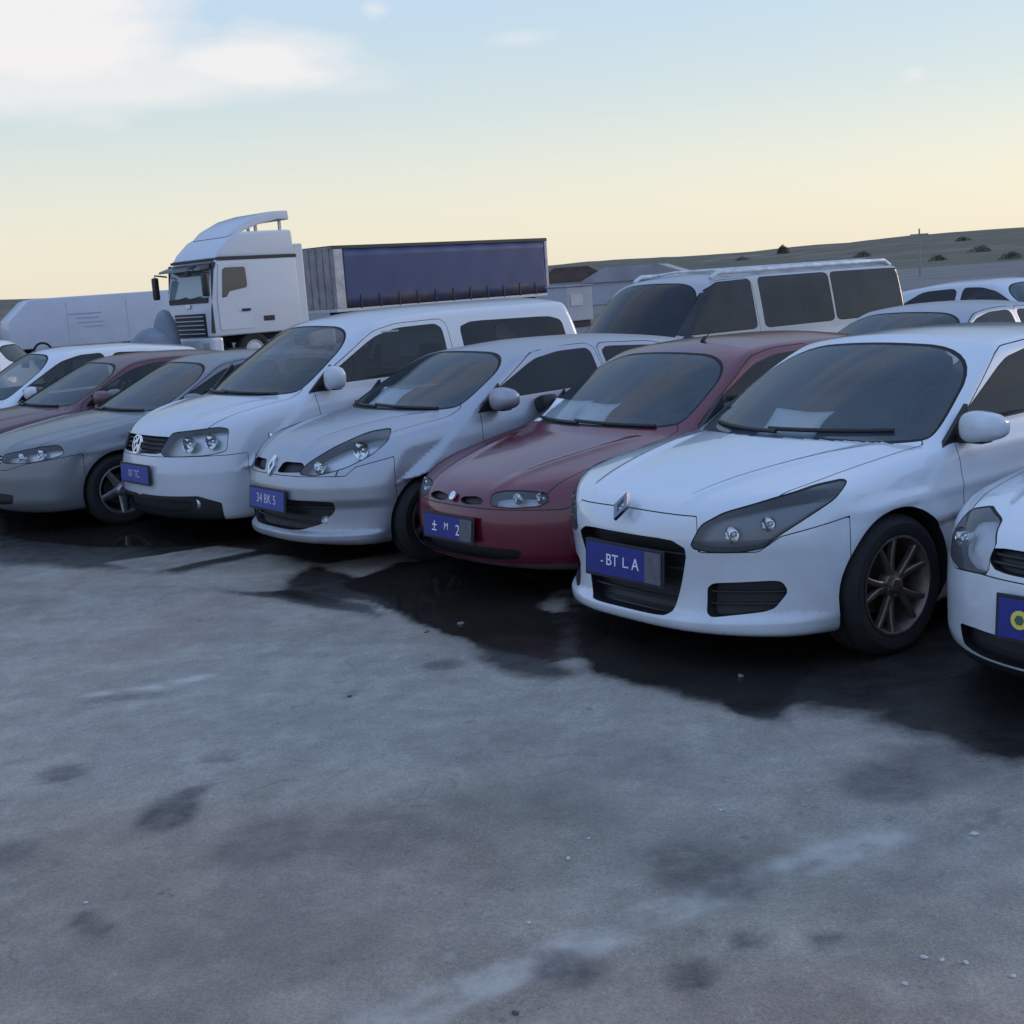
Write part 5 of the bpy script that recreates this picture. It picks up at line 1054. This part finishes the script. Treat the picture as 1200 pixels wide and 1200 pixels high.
for j in range(nr):
    t_ = j / (nr - 1); dist = 150 + 420 * t_
    for a in az:
        hgt = float(ridge(math.degrees(a))) * (smooth01(np.array(t_ * 1.25)) ** 1.2) * dist / 560 * 1.0
        x_, y_ = dist * math.sin(a), dist * math.cos(a); hgt += (float(fbm(np.array([x_]), np.array([y_]), .02, 4, 80)[0]) - .45) * 3.0 * t_ * min(1, abs(t_ - 0) * 3)
        vs_.append((x_, y_, hgt - .3 if j else -2.))
fs_ = [(j * na + k, j * na + k + 1, (j + 1) * na + k + 1, (j + 1) * na + k) for j in range(nr - 1) for k in range(na - 1)]
hb = MB(); hb.add(vs_, fs_); tag(hb.build('hill', M_HILL, smooth=True), kind='structure')
YAW = R(215)
g = 'cars parked in the long row'
build_car(MEG, 'hatchback_car', 'white hatchback with long dark headlights, dirty alloy wheels and a blue front plate', 'car', (.52, 6.16, 0), YAW, g)
build_car(RED, 'hatchback_car', 'dark red hatchback with slim headlights and a blue plate', 'car', (-.37, 7.73, 0), R(216), g)
build_car(CLIO, 'hatchback_car', 'silver hatchback with big oval headlights and a wide black lower intake', 'car', (-1.66, 9.0, 0), R(216), g)
build_car(CADDY, 'panel_van', 'white compact van with square headlights between the silver and grey cars', 'van', (-2.91, 10.30, 0), R(218), g)
sedan = build_car(SEDAN, 'sedan_car', 'grey green car with silver alloy wheels beside the compact van', 'car', (-4.55, 11.40, 0), R(217), g)
polo = build_car(POLO, 'hatchback_car', 'white car with a yellow badge on its blue plate', 'car', (1.97, 4.62, 0), R(216), g)
copy_car(sedan, (-5.75, 12.75, 0), R(217), 'maroon car parked behind the grey green car', 4.52, [(P_GREY, P_MAROON)], g)
copy_car(polo, (-6.8, 14.3, 0), R(217), 'white car parked beyond the maroon car', 3.95, None, g)
build_car(VAN, 'passenger_van', 'white passenger van with dark tinted windows and a roof rack', 'van', (.5, 13.85, 0), R(215))
bs_ = copy_car(sedan, (2.25, 11.3, 0), R(216), 'silver sedan standing behind the white hatchback', 4.52, [(P_GREY, P_SILVER), (GL_S, GL_D)])
# ------------------------------------------------------------------ far things between the row and the hills
def shed(nm, c, d, yaw, label, wall, roof):
    root = empty(nm, (c.x, c.y, 0), yaw); tag(root, label, 'building')
    MB().box((0, 0, d[2] / 2), d).build('wall', wall, root)
    MB().prism([(-d[0] / 2 - .2, d[2] + .003), (d[0] / 2 + .2, d[2] + .003), (d[0] / 2 + .2, d[2] + .2), (d[0] * .22, d[2] + 1.0), (-d[0] * .3, d[2] + 1.0), (-d[0] / 2 - .2, d[2] + .15)], -d[1] / 2 - .2, d[1] / 2 + .2).build('roof', roof, root)
M_BRF = mat('brown_roof', (.13, .085, .07), .85, noise=.35, nscale=1.5)
M_SH = mat('shed_white', (.45, .45, .48), .7, noise=.15, nscale=.8); M_SHR = mat('shed_roof', (.36, .34, .36), .7, noise=.3, nscale=.6)
c_ = at_depth(752, 330, 95.0); shed('shed', c_, (7.2, 5.5, 1.5), R(-14), 'low white shed seen over the passenger van roof', M_SH, M_SHR)
c_ = at_depth(676, 330, 96.0); shed('shed', c_, (4.6, 4.2, 1.7), R(-8), 'brown roofed shed beside the end of the blue trailer', M_SH, M_BRF)
c_ = at_depth(668, 352, 52.0)
root = empty('site_cabin', (c_.x, c_.y, 0), R(35)); tag(root, 'small white site cabin behind the compact van', 'cabin')
MB().box((0, 0, .90), (1.25, 1.2, 1.3), bev=.03).build('cabin_wall', M_SH, root); MB().box((0, 0, 1.58), (1.35, 1.3, .06), bev=.02).build('cabin_roof', M_SHR, root); MB().box((0, 0, .13), (1.1, 1.05, .24)).build('skid', M_RAIL, root)
MB().box((-.15, -.61, 1.05), (.6, .03, .45)).build('window', M_PALE, root)
# concrete barrier blocks behind the silver sedan
M_CONC = mat('pale_concrete', (.42, .41, .41), .85, noise=.25, nscale=3, bump=.2)
for k in range(3):
    c_ = at_depth(1094 + k * 40, 330, 30.0 + k * .12); o = MB().prism([(-.28, .02), (.28, .02), (.28, .22), (.12, .42), (.09, 1.0 + .05 * k), (-.09, 1.0 + .05 * k), (-.12, .42), (-.28, .22)], -.37, .37, 'Y')
    o = o.build('concrete_barrier', M_CONC, None, (c_.x, c_.y, 0), (0, 0, R(84 + k * 5))); tag(o, ['lower concrete barrier block next to the passenger van', 'middle concrete barrier block between two others', 'tallest concrete barrier block beside the dark car'][k], 'barrier', 'concrete barrier blocks')
# cars farther back
lc = copy_car(polo, (-11.3, 20.3, 0), R(182), 'white hatchback with dark windows standing side-on in front of the white panel truck', 3.95, [(P_WHITE, P_WHITE2), (GL_S, GL_D)]); lc.scale = (1.1, 1.1, 1.1)
copy_car(polo, (6.9 + 1.1, 17.6 - 1.62, 0), R(305), 'white hatchback parked across the way behind the passenger van', 3.95, [(P_WHITE, P_WHITE2)])
c_ = at_depth(1196, 335, 33.); copy_car(sedan, (c_.x - 1.0, c_.y, 0), R(200), 'dark car standing past the concrete barrier blocks', 4.52, [(P_GREY, P_DARK)])
# scrub on the slopes
M_LEAF = mat('scrub_leaf', (.14, .15, .09), .8, noise=.4, nscale=2)
def bush(c, w_, h_, seed, label):
    rg = random.Random(seed); root = empty('bush', c); tag(root, label, 'bush', 'bushes on the slope'); b = MB()
    for k in range(900):
        a = rg.uniform(0, 6.283); r_ = math.sqrt(rg.random()); lob = .75 + .25 * math.sin(a * 3 + seed); z_ = rg.random() ** .8
        p = Vector((math.cos(a) * r_ * w_ * lob * (1 - .5 * z_ ** 2), math.sin(a) * r_ * w_ * lob * (1 - .5 * z_ ** 2), h_ * (.0 + 1.0 * z_ * (1 - .35 * r_))))
        s_ = h_ * rg.uniform(.05, .11); q = Matrix.Rotation(rg.uniform(0, 6.28), 3, Vector((rg.gauss(0, 1), rg.gauss(0, 1), rg.gauss(0, 1))).normalized())
        b.add([p + q @ Vector(v) * s_ for v in ((-1, 0, 0), (0, -.5, 0), (1, 0, 0), (0, .5, 0))], [(0, 1, 2, 3)])
    me_ = bpy.data.meshes.new('foliage'); me_.from_pydata(b.v, [], b.f); me_.materials.append(M_LEAF); link('foliage', me_, root)
    MB().tube([(0, 0, -.3), (.02 * h_, 0, h_ * .3), (0, .05 * h_, h_ * .6)], [.05 * h_, .035 * h_, .015 * h_], 6).build('stem', mat('bark', (.08, .06, .045), .9), root)
hill_z = lambda D_, px: float(ridge(math.degrees(math.atan((px - 600) / FPX)))) * float(smooth01(np.array((D_ - 150) / 420 * 1.25))) ** 1.2 * D_ / 560 - .6
for k, (px, D_, w_, h_) in enumerate(((918, 420, 2.6, 3.4), (1012, 330, 3.2, 2.0), (1100, 260, 2.4, 1.7), (1150, 300, 3.6, 2.2), (1186, 240, 2.8, 1.8), (870, 380, 3.4, 1.8), (1128, 380, 3.8, 2.2))):
    dd_ = ray(px, 320); t_ = D_ / math.hypot(dd_.x, dd_.y); bush((dd_.x * t_, dd_.y * t_, hill_z(D_, px)), w_, h_, k + 3, 'slim dark shrub on the ridge above the passenger van' if k == 0 else 'small round green bush on the far slope')
def pole(px, D_, h_, label):
    c_ = at_depth(px, 320, D_); root = empty('utility_pole', (c_.x, c_.y, 0)); tag(root, label, 'pole'); MB().tube([(0, 0, -.5), (0, 0, h_)], [.11, .07], 8).build('shaft', M_STEEL, root); MB().box((0, 0, h_ - .5), (1.6, .1, .1)).build('crossarm', M_STEEL, root)
pole(1078, 120, 4.2, 'grey pole with crossarm on the slope behind the passenger van')
# papers on the dashboards, lettering sheets and litter
def paper(car_front, yaw, L, spx, y, label, uoff=.07, w_=.30, d_=.21):
    su = spx['_']['su']; zc = spx['zcowl'] + .045; u = su(y, zc + .02) + uoff
    fw = Vector((math.cos(yaw), math.sin(yaw), 0)); lf = Vector((-fw.y, fw.x, 0)); c = Vector(car_front) - fw * u + lf * y
    vs_ = []; n_ = 6
    for i in range(n_ + 1):
        for j in range(n_ + 1):
            a, b2 = i / n_ - .5, j / n_ - .5; vs_.append((a * d_, b2 * w_, .012 * math.sin(a * 5 + b2 * 3) + .02 * max(0, b2) - a * .13))
    fs_ = [(i * (n_ + 1) + j, i * (n_ + 1) + j + 1, (i + 1) * (n_ + 1) + j + 1, (i + 1) * (n_ + 1) + j) for i in range(n_) for j in range(n_)]
    q = MB().add(vs_, fs_); o = q.build('paper_sheet', M_PAPER, None, (c.x, c.y, zc + .02), (0, 0, yaw + R(8)), smooth=True); mo = o.modifiers.new('s', 'SOLIDIFY'); mo.thickness = .002; tag(o, label, 'paper')
paper((.52, 6.16, 0), YAW, 4.3, MEG, .02, 'white paper sheet behind the windshield of the white hatchback with dark headlights', .08, .36, .22)
paper((-.37, 7.73, 0), R(216), 4.18, RED, -.02, 'white paper sheet behind the windshield of the dark red car, nearer its driver side')
paper((-.37, 7.73, 0), R(216), 4.18, RED, -.42, 'white paper sheet in the passenger corner of the dark red car windshield', .07, .34, .24)
paper((-1.66, 9.0, 0), R(216), 3.99, CLIO, -.12, 'white paper sheet behind the windshield of the silver hatchback', .08, .34, .24)
o = MB().box((0, 0, 0), (.17, .004, .26), M=Matrix.Rotation(R(-6), 4, 'X')).build('paper_sheet', mat('notice_paper', (.42, .46, .42), .8, noise=.1), None, Vector((-2.91, 10.30, 0)) - Vector((math.cos(R(218)), math.sin(R(218)), 0)) * 1.98 + Vector((-math.sin(R(218)), math.cos(R(218)), 0)) * (CADDY['_']['sy'](1.98, 1.38) - .05) + Vector((0, 0, 1.38)), (0, 0, R(218)))
tag(o, 'pale green notice sheet inside the side window of the white compact van', 'paper')
M_STONE = mat('pale_stone', (.55, .54, .52), .8, noise=.2, nscale=30); M_GRIT = mat('grey_grit', (.22, .21, .20), .85, noise=.3, nscale=30); M_STONED = mat('dark_stone', (.08, .08, .085), .8, noise=.2, nscale=30)
for k, (px, py, sz_, dk) in enumerate(((1142, 980, .016, 0), (666, 1009, .012, 0), (1083, 1124, .012, 0), (1104, 1127, .010, 0), (1060, 1155, .010, 0), (1187, 1146, .010, 0), (1132, 1130, .011, 0), (101, 1060, .010, 0), (690, 985, .009, 0), (845, 952, .010, 0), (1010, 752, .024, 0), (868, 795, .021, 0), (540, 733, .021, 0), (500, 742, .022, 0), (604, 1190, .012, 1), (410, 818, .014, 1), (620, 1084, .010, 0))):
    c_ = ground_at(px, py); sz0_ = sz_; sz_ = sz_ * .62; b_ = blob('s', (0, 0, sz_ * .4), (sz_ * 1.5, sz_, sz_ * .7), None, k + 50, .2, False, 10, 7)
    o = b_.build('pebble', M_STONED if dk else (M_GRIT if sz0_ > .02 else M_STONE), None, (c_.x, c_.y, lot_z(c_.x, c_.y)), (0, 0, k * 1.3), smooth=40)
    tag(o, 'small dark pebble on the open asphalt' if dk else ('pale lump of grit at the edge of the dark puddled ground' if sz0_ > .02 else 'tiny pale pebble on the open asphalt'), 'pebble', 'dark pebbles' if dk else ('grit lumps' if sz0_ > .02 else 'pale pebbles'))
